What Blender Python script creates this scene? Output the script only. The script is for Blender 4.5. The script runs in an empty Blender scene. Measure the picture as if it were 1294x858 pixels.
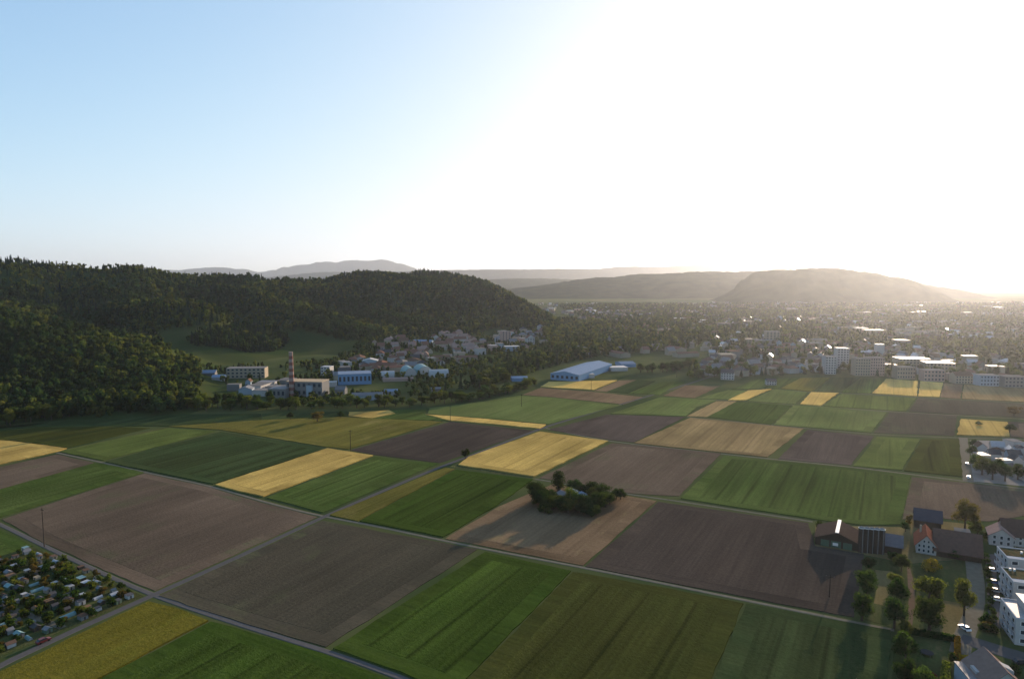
import bpy, math, random
import numpy as np
from mathutils import Vector
R = math.radians
random.seed(7)
rng = np.random.default_rng(7)
sc = bpy.context.scene
COL = sc.collection

# ------------------------------------------------------------------ camera, sky, sun, exposure
FPX, HOR, CH = 862.0, 352.0, 120.0
PITCH = math.atan((429 - HOR) / FPX)
cam = bpy.data.cameras.new('camera'); camo = bpy.data.objects.new('camera', cam); COL.objects.link(camo)
camo.location = (0, 0, CH); camo.rotation_euler = (math.pi / 2 - PITCH, 0, 0)
cam.sensor_width = 36; cam.lens = 36 * FPX / 1294; cam.clip_start = 1; cam.clip_end = 90000
sc.camera = camo
SUN_AZ, SUN_EL = R(32.5), R(9.5)
SUN = Vector((math.sin(SUN_AZ) * math.cos(SUN_EL), math.cos(SUN_AZ) * math.cos(SUN_EL), math.sin(SUN_EL)))
W = bpy.data.worlds.new('World'); sc.world = W; W.use_nodes = True
wn = W.node_tree.nodes; bg = wn['Background']
sky = wn.new('ShaderNodeTexSky'); sky.sky_type = 'NISHITA'; sky.sun_disc = False
sky.sun_elevation = SUN_EL; sky.sun_rotation = SUN_AZ
sky.air_density = 0.65; sky.dust_density = 1.8; sky.ozone_density = 2.9; sky.altitude = 400
SKY_GAIN, SKY_CAP = 2.5, 4.3                    # soft shoulder: a hazy evening sky levels off towards the sun instead of growing without end
sx_ = wn.new('ShaderNodeSeparateColor'); cx_ = wn.new('ShaderNodeCombineColor'); W.node_tree.links.new(sky.outputs[0], sx_.inputs[0])
for i_ in range(3):
    a_ = wn.new('ShaderNodeMath'); a_.operation = 'MULTIPLY'; a_.inputs[1].default_value = -SKY_GAIN / SKY_CAP; W.node_tree.links.new(sx_.outputs[i_], a_.inputs[0])
    b_ = wn.new('ShaderNodeMath'); b_.operation = 'EXPONENT'; W.node_tree.links.new(a_.outputs[0], b_.inputs[0])
    c_ = wn.new('ShaderNodeMath'); c_.operation = 'MULTIPLY_ADD'; c_.inputs[1].default_value = -SKY_CAP; c_.inputs[2].default_value = SKY_CAP; W.node_tree.links.new(b_.outputs[0], c_.inputs[0]); W.node_tree.links.new(c_.outputs[0], cx_.inputs[i_])
W.node_tree.links.new(cx_.outputs[0], bg.inputs[0]); bg.inputs[1].default_value = 0.12
sl = bpy.data.lights.new('sun', 'SUN'); so = bpy.data.objects.new('sun', sl); COL.objects.link(so)
sl.energy = 5.0; sl.angle = R(0.5); sl.color = (1.0, 0.77, 0.56)
so.rotation_euler = SUN.to_track_quat('Z', 'Y').to_euler()
so.location = (300, 400, 300)
sc.view_settings.view_transform = 'Standard'; sc.view_settings.look = 'None'
sc.view_settings.gamma = 1; sc.view_settings.use_curve_mapping = False
sc.view_settings.exposure = 1.09
HAZE_DENSITY, HAZE_ANISO = 1.0 / 58000, 0.76
AIR_DENSITY = 1.0 / 90000
cy = sc.cycles
cy.max_bounces = 5; cy.diffuse_bounces = 3; cy.glossy_bounces = 2; cy.transmission_bounces = 3
cy.volume_bounces = 1; cy.transparent_max_bounces = 6
cy.use_denoising = True
cy.sample_clamp_indirect = 4.0

# ------------------------------------------------------------------ helpers
def ray(u, v):
    x = (u - 647) / FPX; y = -(v - 429) / FPX
    return np.array([x, math.cos(PITCH) + y * math.sin(PITCH), -math.sin(PITCH) + y * math.cos(PITCH)])
def gp(u, v, z=0.0):
    d = ray(u, v); t = (CH - z) / -d[2]
    return np.array([d[0] * t, d[1] * t, z])
def at_y(u, v, y):
    d = ray(u, v); t = y / d[1]
    return np.array([d[0] * t, y, CH + d[2] * t])
def proj(x, y, z):
    z = z - CH
    zc = y * math.cos(PITCH) - z * math.sin(PITCH)
    yc = y * math.sin(PITCH) + z * math.cos(PITCH)
    return 647 + FPX * x / zc, 429 - FPX * yc / zc
def inpoly(px, py, poly):
    px = np.asarray(px, float); py = np.asarray(py, float); c = np.zeros(px.shape, bool)
    n = len(poly)
    for i in range(n):
        x1, y1 = poly[i]; x2, y2 = poly[i - 1]
        if y1 == y2: continue
        m = ((y1 > py) != (y2 > py)) & (px < (x2 - x1) * (py - y1) / (y2 - y1) + x1)
        c ^= m
    return c
def _hash(ix, iy, seed):
    h = (ix.astype(np.int64) * 374761393 + iy.astype(np.int64) * 668265263 + seed * 974711) & 0xffffffff
    h = ((h ^ (h >> 13)) * 1274126177) & 0xffffffff
    return ((h ^ (h >> 16)) & 0xffff) / 65535.0
def vnoise(x, y, s, seed=0):
    x = np.asarray(x, float) / s; y = np.asarray(y, float) / s
    ix = np.floor(x); iy = np.floor(y); fx = x - ix; fy = y - iy
    fx = fx * fx * (3 - 2 * fx); fy = fy * fy * (3 - 2 * fy)
    a = _hash(ix, iy, seed); b = _hash(ix + 1, iy, seed); c = _hash(ix, iy + 1, seed); d = _hash(ix + 1, iy + 1, seed)
    return (a * (1 - fx) + b * fx) * (1 - fy) + (c * (1 - fx) + d * fx) * fy

def tag(o, label=None, cat=None, group=None, kind=None):
    if label: o['label'] = label
    if cat: o['category'] = cat
    if group: o['group'] = group
    if kind: o['kind'] = kind
    return o
def mesh(name, verts, faces, mats=(), mi=None, smooth=False):
    me = bpy.data.meshes.new(name)
    me.from_pydata([tuple(map(float, v)) for v in verts], [], faces)
    for m in mats: me.materials.append(m)
    if mi is not None: me.polygons.foreach_set('material_index', mi)
    if smooth: me.polygons.foreach_set('use_smooth', [True] * len(me.polygons))
    me.update()
    return me
def link(name, me, parent=None, loc=(0, 0, 0), rz=0.0, mat=None):
    o = bpy.data.objects.new(name, me); COL.objects.link(o)
    o.location = loc; o.rotation_euler = (0, 0, rz)
    if parent is not None: o.parent = parent
    if mat is not None:
        o.material_slots[0].link = 'OBJECT'; o.material_slots[0].material = mat
    return o
def empty(name, loc, rz=0.0):
    o = bpy.data.objects.new(name, None); COL.objects.link(o)
    o.location = tuple(map(float, loc)); o.rotation_euler = (0, 0, rz); o.empty_display_size = 1
    return o
class MB:
    def __init__(s): s.v = []; s.f = []; s.m = []
    def add(s, vs, fs, m=0):
        n = len(s.v); s.v += [tuple(map(float, p)) for p in vs]; s.f += [tuple(n + i for i in f) for f in fs]; s.m += [m] * len(fs); return s
    def box(s, x0, x1, y0, y1, z0, z1, m=0):
        return s.add([(x0, y0, z0), (x1, y0, z0), (x1, y1, z0), (x0, y1, z0), (x0, y0, z1), (x1, y0, z1), (x1, y1, z1), (x0, y1, z1)],
                     [(3, 2, 1, 0), (4, 5, 6, 7), (0, 1, 5, 4), (1, 2, 6, 5), (2, 3, 7, 6), (3, 0, 4, 7)], m)
    def prism(s, prof, y0, y1, m=0):          # profile in x,z (counter-clockwise seen from -y), pushed along y
        n = len(prof)
        return s.add([(x, y0, z) for x, z in prof] + [(x, y1, z) for x, z in prof],
                     [tuple(range(n)), tuple(range(2 * n - 1, n - 1, -1))] + [((i + 1) % n, i, n + i, n + (i + 1) % n) for i in range(n)], m)
    def cyl(s, cx, cy_, z0, z1, r0, r1=None, n=10, m=0):
        r1 = r0 if r1 is None else r1
        a = [2 * math.pi * i / n for i in range(n)]
        return s.add([(cx + r0 * math.cos(t), cy_ + r0 * math.sin(t), z0) for t in a] + [(cx + r1 * math.cos(t), cy_ + r1 * math.sin(t), z1) for t in a],
                     [tuple(range(n - 1, -1, -1)), tuple(range(n, 2 * n))] + [(i, (i + 1) % n, n + (i + 1) % n, n + i) for i in range(n)], m)
    def mesh(s, name, mats=(), smooth=False): return mesh(name, s.v, s.f, mats, s.m, smooth)
    def build(s, name, mat, parent=None, loc=(0, 0, 0), rz=0.0): return link(name, s.mesh(name, [mat] if not isinstance(mat, (list, tuple)) else mat), parent, loc, rz)
ORD = ['leftmost', 'second', 'third', 'fourth', 'fifth', 'sixth', 'seventh', 'eighth', 'ninth', 'tenth', 'eleventh', 'twelfth']
def ordinal(i, n):
    if n == 1: return ''
    if i == n - 1: return ', rightmost of them'
    if i == 0: return ', leftmost of them'
    w = ORD[i] if i < 12 else '%d%s' % (i + 1, {1: 'st', 2: 'nd', 3: 'rd'}.get((i + 1) % 10 if (i + 1) % 100 not in (11, 12, 13) else 0, 'th'))
    return ', %s from the left' % w
def label_all(items):                        # items: (object, description, u); look-alikes are told apart by their order from the left
    by = {}
    for o, d, u in items: by.setdefault(d, []).append((u, o.name, o))
    for d, l in by.items():
        l.sort()
        for i, (u, _, o) in enumerate(l): o['label'] = d + ordinal(i, len(l))

# ------------------------------------------------------------------ materials
MATS = {}
def new_mat(name):
    m = bpy.data.materials.new(name); m.use_nodes = True; MATS[name] = m
    nt = m.node_tree; return m, nt, nt.nodes, nt.links, nt.nodes['Principled BSDF']
def plain(name, col, rough=0.85, var=0.12, scale=0.6, metal=0.0, spec=None):
    m, nt, N, L, b = new_mat(name)
    tc = N.new('ShaderNodeTexCoord'); nz = N.new('ShaderNodeTexNoise'); nz.inputs['Scale'].default_value = scale; nz.inputs['Detail'].default_value = 4
    L.new(tc.outputs['Object'], nz.inputs['Vector'])
    oi = N.new('ShaderNodeObjectInfo')
    mx = N.new('ShaderNodeMath'); mx.operation = 'MULTIPLY_ADD'
    L.new(nz.outputs['Fac'], mx.inputs[0]); mx.inputs[1].default_value = var * 3; mx.inputs[2].default_value = 1 - var * 1.5
    rx = N.new('ShaderNodeMath'); rx.operation = 'MULTIPLY_ADD'; L.new(oi.outputs['Random'], rx.inputs[0]); rx.inputs[1].default_value = var * 1.5; rx.inputs[2].default_value = 1 - var * .75
    mm = N.new('ShaderNodeMath'); mm.operation = 'MULTIPLY'; L.new(mx.outputs[0], mm.inputs[0]); L.new(rx.outputs[0], mm.inputs[1])
    c = N.new('ShaderNodeVectorMath'); c.operation = 'SCALE'; c.inputs[0].default_value = col[:3]; L.new(mm.outputs[0], c.inputs['Scale'])
    L.new(c.outputs[0], b.inputs['Base Color']); b.inputs['Roughness'].default_value = rough; b.inputs['Metallic'].default_value = metal
    b.inputs['Specular IOR Level'].default_value = 0.0 if rough > .7 else .3
    if spec is not None: b.inputs['Specular IOR Level'].default_value = spec
    return m
FM = {}
def headland(kind):
    m = F[kind]; nm = m.name + '_headland'
    if nm in MATS: return MATS[nm]
    c1, c2, row, ra, tram, ta, patch, bump, c3, grain = FM[m.name]
    return field_mat(nm, tuple(c * .96 for c in c1), tuple(c * .93 for c in c2), row, ra * .55, 0, 0, patch * .5, bump, c3, grain, True)
def field_mat(name, c1, c2, row=1.6, rowamt=0.25, tram=18.0, tramamt=0.25, patch=45.0, bump=0.5, c3=None, grain=0.8, swap=False):
    FM[name] = (c1, c2, row, rowamt, tram, tramamt, patch, bump, c3, grain)
    """crop or soil: two tones mixed by patches drawn out along the rows, row stripes, tractor lines; local x runs across the rows"""
    m, nt, N, L, b = new_mat(name)
    tc = N.new('ShaderNodeTexCoord'); oi = N.new('ShaderNodeObjectInfo')
    off = N.new('ShaderNodeVectorMath'); off.operation = 'ADD'
    ro = N.new('ShaderNodeVectorMath'); ro.operation = 'SCALE'; ro.inputs[0].default_value = (317, 171, 0); L.new(oi.outputs['Random'], ro.inputs['Scale'])
    if swap:
        rt = N.new('ShaderNodeMapping'); rt.inputs['Rotation'].default_value = (0, 0, math.pi / 2); L.new(tc.outputs['Object'], rt.inputs['Vector']); L.new(rt.outputs[0], off.inputs[0])
    else: L.new(tc.outputs['Object'], off.inputs[0])
    L.new(ro.outputs[0], off.inputs[1])
    def noise(vec_scale, detail, sc_, rough=.55):
        mp = N.new('ShaderNodeMapping'); mp.inputs['Scale'].default_value = vec_scale; L.new(off.outputs[0], mp.inputs['Vector'])
        n = N.new('ShaderNodeTexNoise'); n.inputs['Scale'].default_value = sc_; n.inputs['Detail'].default_value = detail; n.inputs['Roughness'].default_value = rough
        L.new(mp.outputs[0], n.inputs['Vector']); return n
    def ramp(node, a, bb):
        r = N.new('ShaderNodeMapRange'); r.inputs['From Min'].default_value = a; r.inputs['From Max'].default_value = bb; L.new(node.outputs[0], r.inputs['Value']); return r
    pz = ramp(noise((1, .35, 1), 6, 1 / patch, .68), .34, .64)
    big_ = ramp(noise((1, .6, 1), 3, 1 / (patch * 2.2), .5), .3, .7)
    st = ramp(noise((1, .03, 1), 3, 1 / row), .3, .7)
    st2 = ramp(noise((1, .02, 1), 2, 1 / (row * 7)), .35, .65)
    gr = ramp(noise((1, 1, 1), 4, grain, .7), .25, .75)
    mix = N.new('ShaderNodeMix'); mix.data_type = 'RGBA'; mix.inputs['A'].default_value = (*c1, 1); mix.inputs['B'].default_value = (*c2, 1); L.new(pz.outputs[0], mix.inputs['Factor'])
    colo = mix.outputs['Result']
    if c3:
        p3 = ramp(noise((1, .5, 1), 4, 1 / (patch * .55), .65), .56, .74)
        m3 = N.new('ShaderNodeMix'); m3.data_type = 'RGBA'; L.new(p3.outputs[0], m3.inputs['Factor']); L.new(colo, m3.inputs['A']); m3.inputs['B'].default_value = (*c3, 1); colo = m3.outputs['Result']
    def amt(r, a):
        k = N.new('ShaderNodeMath'); k.operation = 'MULTIPLY_ADD'; L.new(r.outputs[0], k.inputs[0]); k.inputs[1].default_value = a; k.inputs[2].default_value = 1 - a / 2; return k
    def mul(a, bb):
        k = N.new('ShaderNodeMath'); k.operation = 'MULTIPLY'; L.new(a.outputs[0], k.inputs[0]); L.new(bb.outputs[0], k.inputs[1]); return k
    f = mul(mul(mul(amt(st, rowamt), amt(st2, rowamt * .8)), amt(gr, .4)), amt(big_, .55))
    if tramamt > 0:
        sx = N.new('ShaderNodeSeparateXYZ'); L.new(off.outputs[0], sx.inputs[0])
        wob = noise((1, .3, 1), 2, .03)
        ad = N.new('ShaderNodeMath'); ad.operation = 'MULTIPLY_ADD'; L.new(wob.outputs[0], ad.inputs[0]); ad.inputs[1].default_value = 1.5; L.new(sx.outputs[0], ad.inputs[2])
        md = N.new('ShaderNodeMath'); md.operation = 'PINGPONG'; L.new(ad.outputs[0], md.inputs[0]); md.inputs[1].default_value = tram / 2
        tl = N.new('ShaderNodeMapRange'); tl.inputs['From Min'].default_value = .35; tl.inputs['From Max'].default_value = .8; tl.inputs['To Min'].default_value = 1 - tramamt; L.new(md.outputs[0], tl.inputs['Value'])
        f = mul(f, tl)
    s = N.new('ShaderNodeVectorMath'); s.operation = 'SCALE'; L.new(colo, s.inputs[0]); L.new(f.outputs[0], s.inputs['Scale'])
    L.new(s.outputs[0], b.inputs['Base Color']); b.inputs['Roughness'].default_value = 0.95; b.inputs['Specular IOR Level'].default_value = 0.0
    bp = N.new('ShaderNodeBump'); bp.inputs['Strength'].default_value = bump * (.2 if swap else .5); bp.inputs['Distance'].default_value = .5
    hs = N.new('ShaderNodeMath'); hs.operation = 'ADD'; L.new(gr.outputs[0], hs.inputs[0]); L.new(st.outputs[0], hs.inputs[1])
    L.new(hs.outputs[0], bp.inputs['Height']); L.new(bp.outputs[0], b.inputs['Normal'])
    return m
def leaf_mat(name, c, var=.35, trans=.48):
    m, nt, N, L, b = new_mat(name)
    oi = N.new('ShaderNodeObjectInfo'); tc = N.new('ShaderNodeTexCoord')
    nz = N.new('ShaderNodeTexNoise'); nz.inputs['Scale'].default_value = .55; nz.inputs['Detail'].default_value = 3; L.new(tc.outputs['Object'], nz.inputs['Vector'])
    hs = N.new('ShaderNodeHueSaturation'); hs.inputs['Color'].default_value = (*c, 1)
    h = N.new('ShaderNodeMath'); h.operation = 'MULTIPLY_ADD'; L.new(oi.outputs['Random'], h.inputs[0]); h.inputs[1].default_value = .05; h.inputs[2].default_value = .485
    v = N.new('ShaderNodeMath'); v.operation = 'MULTIPLY_ADD'; L.new(nz.outputs['Fac'], v.inputs[0]); v.inputs[1].default_value = .9; v.inputs[2].default_value = .55
    r2 = N.new('ShaderNodeMath'); r2.operation = 'FRACT'; r3 = N.new('ShaderNodeMath'); r3.operation = 'MULTIPLY'; L.new(oi.outputs['Random'], r3.inputs[0]); r3.inputs[1].default_value = 17.3; L.new(r3.outputs[0], r2.inputs[0])
    v2 = N.new('ShaderNodeMath'); v2.operation = 'MULTIPLY_ADD'; L.new(r2.outputs[0], v2.inputs[0]); v2.inputs[1].default_value = 2 * var; v2.inputs[2].default_value = 1 - var
    vv = N.new('ShaderNodeMath'); vv.operation = 'MULTIPLY'; L.new(v.outputs[0], vv.inputs[0]); L.new(v2.outputs[0], vv.inputs[1])
    L.new(h.outputs[0], hs.inputs['Hue']); L.new(vv.outputs[0], hs.inputs['Value'])
    d = N.new('ShaderNodeBsdfDiffuse'); t = N.new('ShaderNodeBsdfTranslucent'); mx = N.new('ShaderNodeMixShader'); mx.inputs[0].default_value = trans
    L.new(hs.outputs[0], d.inputs['Color'])
    tcx = N.new('ShaderNodeMix'); tcx.data_type = 'RGBA'; tcx.blend_type = 'MULTIPLY'; tcx.inputs['Factor'].default_value = 1; L.new(hs.outputs[0], tcx.inputs['A']); tcx.inputs['B'].default_value = (1.3, 1.3, .5, 1)
    L.new(tcx.outputs['Result'], t.inputs['Color'])
    L.new(d.outputs[0], mx.inputs[1]); L.new(t.outputs[0], mx.inputs[2])
    N.remove(b); L.new(mx.outputs[0], N['Material Output'].inputs['Surface'])
    return m

F = {}
F['soil'] = field_mat('soil_brown', (.138, .102, .070), (.096, .073, .051), 1.2, .22, 0, 0, 60, .5, (.095, .095, .05))
F['plough'] = field_mat('soil_ploughed', (.076, .059, .045), (.054, .044, .035), .9, .22, 0, 0, 70, .6)
F['plough_green'] = field_mat('soil_sprouting', (.086, .073, .049), (.060, .055, .037), 1.2, .2, 0, 0, 60, .5, (.085, .09, .045))
F['purple'] = field_mat('soil_purplish', (.096, .075, .060), (.073, .057, .046), 1.5, .25, 0, 0, 50, .5)
F['tan'] = field_mat('soil_tan', (.19, .130, .075), (.14, .096, .055), 1.8, .25, 0, 0, 40, .5, (.2, .16, .075))
F['stubble'] = field_mat('stubble_tan', (.26, .19, .085), (.20, .14, .065), 2.4, .3, 12, .15, 40, .5)
F['wheat'] = field_mat('wheat', (.50, .345, .10), (.38, .26, .072), 2.0, .25, 16, .25, 35, .8)
F['wheat_pale'] = field_mat('wheat_pale', (.62, .42, .12), (.54, .36, .10), 2.0, .2, 18, .15, 35, .8)
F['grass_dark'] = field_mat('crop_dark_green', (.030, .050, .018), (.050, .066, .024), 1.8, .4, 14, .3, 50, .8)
F['grass'] = field_mat('crop_green', (.046, .076, .016), (.076, .102, .027), 2.6, .55, 14, .3, 60, .8)
F['grass_rich'] = field_mat('crop_rich_green', (.030, .056, .008), (.052, .078, .014), 2.8, .5, 15, .3, 70, .8)
F['grass_fresh'] = field_mat('crop_fresh_green', (.092, .126, .034), (.130, .154, .048), 2.0, .22, 16, .15, 45, .7)
F['grass_pale'] = field_mat('crop_pale_green', (.105, .130, .034), (.085, .112, .028), 1.8, .25, 14, .2, 40, .7)
F['olive'] = field_mat('crop_olive', (.145, .122, .028), (.11, .104, .024), 2.0, .25, 16, .2, 40, .7, (.19, .155, .05))
F['olive_dark'] = field_mat('crop_dark_olive', (.060, .063, .015), (.042, .051, .012), 2.4, .42, 18, .3, 55, .8)
F['mustard'] = field_mat('crop_yellow_green', (.135, .112, .016), (.100, .092, .014), 2.0, .2, 0, 0, 30, .8, (.10, .11, .015))
road_m = plain('asphalt', (.10, .095, .09), .8, .12, .4)
gravel_m = plain('gravel_track', (.15, .135, .10), .95, .2, .5)
verge_m = field_mat('verge_grass', (.075, .09, .03), (.11, .10, .04), 1.5, .3, 0, 0, 14, .6)
yard_m = field_mat('garden_grass', (.05, .07, .022), (.075, .075, .03), 1.5, .2, 0, 0, 10, .6, (.12, .10, .045))
dry_m = field_mat('dry_grass', (.17, .135, .06), (.13, .11, .05), 1.5, .2, 0, 0, 12, .6)

# ------------------------------------------------------------------ ground and hills
def ground_material():
    m, nt, N, L, b = new_mat('ground_land')
    tc = N.new('ShaderNodeTexCoord')
    n1 = N.new('ShaderNodeTexNoise'); n1.inputs['Scale'].default_value = .012; n1.inputs['Detail'].default_value = 6; L.new(tc.outputs['Object'], n1.inputs['Vector'])
    vo = N.new('ShaderNodeTexVoronoi'); vo.inputs['Scale'].default_value = .006
    L.new(tc.outputs['Object'], vo.inputs['Vector'])
    r1 = N.new('ShaderNodeValToRGB'); L.new(n1.outputs['Fac'], r1.inputs[0])
    r1.color_ramp.elements[0].position = .35; r1.color_ramp.elements[0].color = (.035, .055, .02, 1)
    r1.color_ramp.elements[1].position = .65; r1.color_ramp.elements[1].color = (.085, .095, .035, 1)
    r2 = N.new('ShaderNodeValToRGB'); L.new(vo.outputs['Color'], r2.inputs[0]); r2.color_ramp.interpolation = 'CONSTANT'
    r2.color_ramp.elements[0].color = (.06, .085, .03, 1); r2.color_ramp.elements[1].position = .45; r2.color_ramp.elements[1].color = (.10, .105, .045, 1)
    e = r2.color_ramp.elements.new(.8); e.color = (.16, .13, .06, 1)
    sx = N.new('ShaderNodeSeparateXYZ'); L.new(tc.outputs['Object'], sx.inputs[0])
    fr = N.new('ShaderNodeMapRange'); fr.inputs['From Min'].default_value = 2600; fr.inputs['From Max'].default_value = 3200; L.new(sx.outputs[1], fr.inputs['Value'])
    mx = N.new('ShaderNodeMix'); mx.data_type = 'RGBA'; L.new(fr.outputs[0], mx.inputs['Factor']); L.new(r1.outputs[0], mx.inputs['A']); L.new(r2.outputs[0], mx.inputs['B'])
    L.new(mx.outputs['Result'], b.inputs['Base Color']); b.inputs['Roughness'].default_value = 1; b.inputs['Specular IOR Level'].default_value = 0.0
    return m
gm = ground_material()
g = link('ground', mesh('ground', [(-31000, -2500, 0), (31000, -2500, 0), (31000, 28500, 0), (-31000, 28500, 0)], [(0, 1, 2, 3)], [gm])); tag(g, 'flat green valley floor reaching to the distant hills', kind='structure')

def ridge_h(x, y, pts, w, power=1.0):
    """height of a ridge: the crest polyline pts (x, y, z) falling off over width w"""
    out = np.zeros(np.shape(x))
    for i in range(len(pts) - 1):
        a = pts[i]; b = pts[i + 1]; ab = b[:2] - a[:2]; l2 = ab @ ab
        t = np.clip(((x - a[0]) * ab[0] + (y - a[1]) * ab[1]) / l2, 0, 1)
        d = np.hypot(x - a[0] - t * ab[0], y - a[1] - t * ab[1])
        ww = w if np.isscalar(w) else w[i] + (w[i + 1] - w[i]) * t
        s = np.clip(1 - d / ww, 0, 1) ** power
        out = np.maximum(out, (a[2] + (b[2] - a[2]) * t) * s * s * (3 - 2 * s))
    return out
def crest(pts, trees): return [np.array([*at_y(u, v, y)[:2], max(at_y(u, v, y)[2] - trees, 0)]) for u, v, y in pts]
RA = crest([(-900, 300, 1150), (-450, 312, 1200), (-150, 319, 1250), (0, 323, 1300), (100, 330, 1400), (200, 335, 1550), (350, 341, 1700), (480, 345, 1850), (575, 345, 1950), (605, 351, 2000), (640, 368, 2050), (672, 386, 2100), (700, 402, 2150), (716, 408, 2180)], 9)
RB = crest([(-700, 350, 800), (-250, 368, 850), (0, 384, 880), (60, 391, 870), (110, 402, 850), (150, 420, 825), (185, 436, 800), (245, 466, 770)], 15)
SP = [crest([(60, 331, 1400), (130, 352, 1250), (200, 372, 1150), (232, 395, 1060)], 15),
      crest([(200, 337, 1550), (290, 354, 1450), (350, 370, 1380), (420, 392, 1300), (440, 415, 1230)], 15),
      crest([(380, 343, 1730), (450, 362, 1600), (480, 385, 1450), (475, 412, 1350)], 15),
      crest([(480, 347, 1850), (530, 366, 1720), (560, 390, 1580), (585, 408, 1480)], 15),
      crest([(570, 347, 1950), (610, 372, 1850), (650, 395, 1760)], 15)]
def hill_h(x, y):
    wob = (vnoise(x, y, 160, 3) - .5) * 90
    h = ridge_h(x + wob, y + (vnoise(x, y, 140, 4) - .5) * 70, RA, 720, 1.3)
    for i, s in enumerate(SP): h = np.maximum(h, ridge_h(x + wob * .5, y, s, 175, .9))
    h = np.maximum(h, ridge_h(x + wob * .4, y + wob * .3, RB, 265, .85) * np.clip((275 - 647 - FPX * x / np.maximum(y, 1)) / 60, 0, 1))
    n = vnoise(x, y, 130, 11) * 42 + vnoise(x, y, 50, 12) * 12 - 36
    h = h + n * np.clip(h / 45, 0, 1)
    u = 647 + FPX * x / np.maximum(y, 1)                    # the nose of the hill drops to the valley floor on the east
    lim = CH + y * (HOR - np.interp(u, [560, 600, 640, 672, 705, 730], [340, 348, 367, 384, 402, 430])) / FPX - 15
    return np.where(u > 560, np.minimum(h, np.maximum(lim, -3)), h)
def land_mat(name, c1, c2, scale):
    m, nt, N, L, b = new_mat(name)
    tc = N.new('ShaderNodeTexCoord'); n1 = N.new('ShaderNodeTexNoise'); n1.inputs['Scale'].default_value = scale; n1.inputs['Detail'].default_value = 5
    L.new(tc.outputs['Object'], n1.inputs['Vector']); r1 = N.new('ShaderNodeValToRGB'); L.new(n1.outputs['Fac'], r1.inputs[0])
    r1.color_ramp.elements[0].position = .38; r1.color_ramp.elements[0].color = (*c1, 1); r1.color_ramp.elements[1].position = .62; r1.color_ramp.elements[1].color = (*c2, 1)
    L.new(r1.outputs[0], b.inputs['Base Color']); b.inputs['Roughness'].default_value = 1; b.inputs['Specular IOR Level'].default_value = 0.0
    return m
def heightfield(name, x0, x1, y0, y1, step, fn, mat, label):
    nx = int((x1 - x0) / step) + 1; ny = int((y1 - y0) / step) + 1
    X, Y = np.meshgrid(np.linspace(x0, x1, nx), np.linspace(y0, y1, ny))
    Z = fn(X, Y); Z = np.where(Z < .6, -2.0, Z)
    v = np.stack([X.ravel(), Y.ravel(), Z.ravel()], 1)
    i = (np.arange(ny - 1)[:, None] * nx + np.arange(nx - 1)[None]).ravel()
    q = np.stack([i, i + 1, i + nx + 1, i + nx], 1)
    keep = (Z.ravel()[q] > -1.9).any(1); q = q[keep]
    used, inv = np.unique(q, return_inverse=True)
    o = link(name, mesh(name, v[used], inv.reshape(-1, 4).tolist(), [mat], None, True)); tag(o, label, kind='structure')
    return o
meadow_m = land_mat('hill_meadow', (.030, .052, .016), (.056, .066, .022), .012)
heightfield('wooded_hill', -2300, 330, 520, 2500, 20, hill_h, meadow_m, 'long hill with meadow slope under the dark forest at left')

far_m = land_mat('far_forest', (.020, .032, .014), (.040, .052, .022), .012)
def far_ridge(name, pts, w, label, rough=14, step=None, ws=None, trees=0):
    C = crest(pts, trees); ym = np.mean([c[1] for c in C])
    x0 = min(c[0] for c in C) - w; x1 = max(c[0] for c in C) + w; y0 = min(c[1] for c in C) - w; y1 = max(c[1] for c in C) + w * .6
    step = step or max(16, (x1 - x0) / 260)
    def fn(x, y):
        wb = (vnoise(x, y, w * .4, 21) - .5) * w * .35
        h = ridge_h(x + wb * .25, y + wb, C, w if ws is None else ws, .8)
        return h + ((vnoise(x, y, w * .3, 22) - .5) * .10 * np.max([c[2] for c in C]) + (vnoise(x, y, max(step * 1.3, 26), 23) - .5) * rough) * np.clip(h / 40, 0, 1)
    return heightfield(name, x0, x1, y0, y1, step, fn, far_m, label)
far_ridge('hill', [(930, 376, 3650), (942, 352, 3650), (960, 343, 3650), (1000, 341, 3650), (1060, 339, 3650), (1090, 343, 3650), (1130, 350, 3650), (1158, 358, 3650), (1168, 366, 3650), (1174, 379, 3650)], 420, 'dark flat-topped wooded hill in the haze below the sun', 13, 16, [60, 90, 180, 420, 420, 420, 320, 160, 90, 50])
far_ridge('hill', [(660, 384, 4900), (690, 374, 4900), (740, 360, 4900), (790, 350, 4900), (830, 345, 4900), (900, 344, 4900), (960, 343, 4900), (1060, 343, 4900)], 900, 'long bluish wooded hill beyond the town, left of the flat-topped hill', 14, 24)
far_ridge('hill', [(480, 362, 8500), (590, 356, 8500), (660, 352, 8500), (740, 354, 8500), (840, 352, 8500), (960, 356, 8500), (1130, 362, 8500), (1300, 356, 8500), (1500, 350, 8500)], 1400, 'low pale ridge behind the bluish wooded hill', 16)
far_ridge('hill', [(420, 345, 14500), (560, 343, 14500), (640, 341, 14500), (700, 341, 14500), (760, 340, 14500), (800, 337, 14500), (860, 337, 14500), (900, 335, 14500), (960, 334, 14500), (1010, 339, 14500), (1080, 345, 14500)], 2500, 'palest long ridge on the horizon at the valley end', 18)
far_ridge('mountain', [(315, 346, 24000), (350, 341, 24000), (370, 336, 24000), (395, 333, 24000), (410, 331, 24000), (425, 333, 24000), (440, 330, 24000), (470, 330, 24000), (490, 329, 24000), (505, 333, 24000), (530, 341, 24000), (560, 344, 24000)], 1400, 'pale blue mountain with two humps above the left forest ridge', 20)
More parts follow.
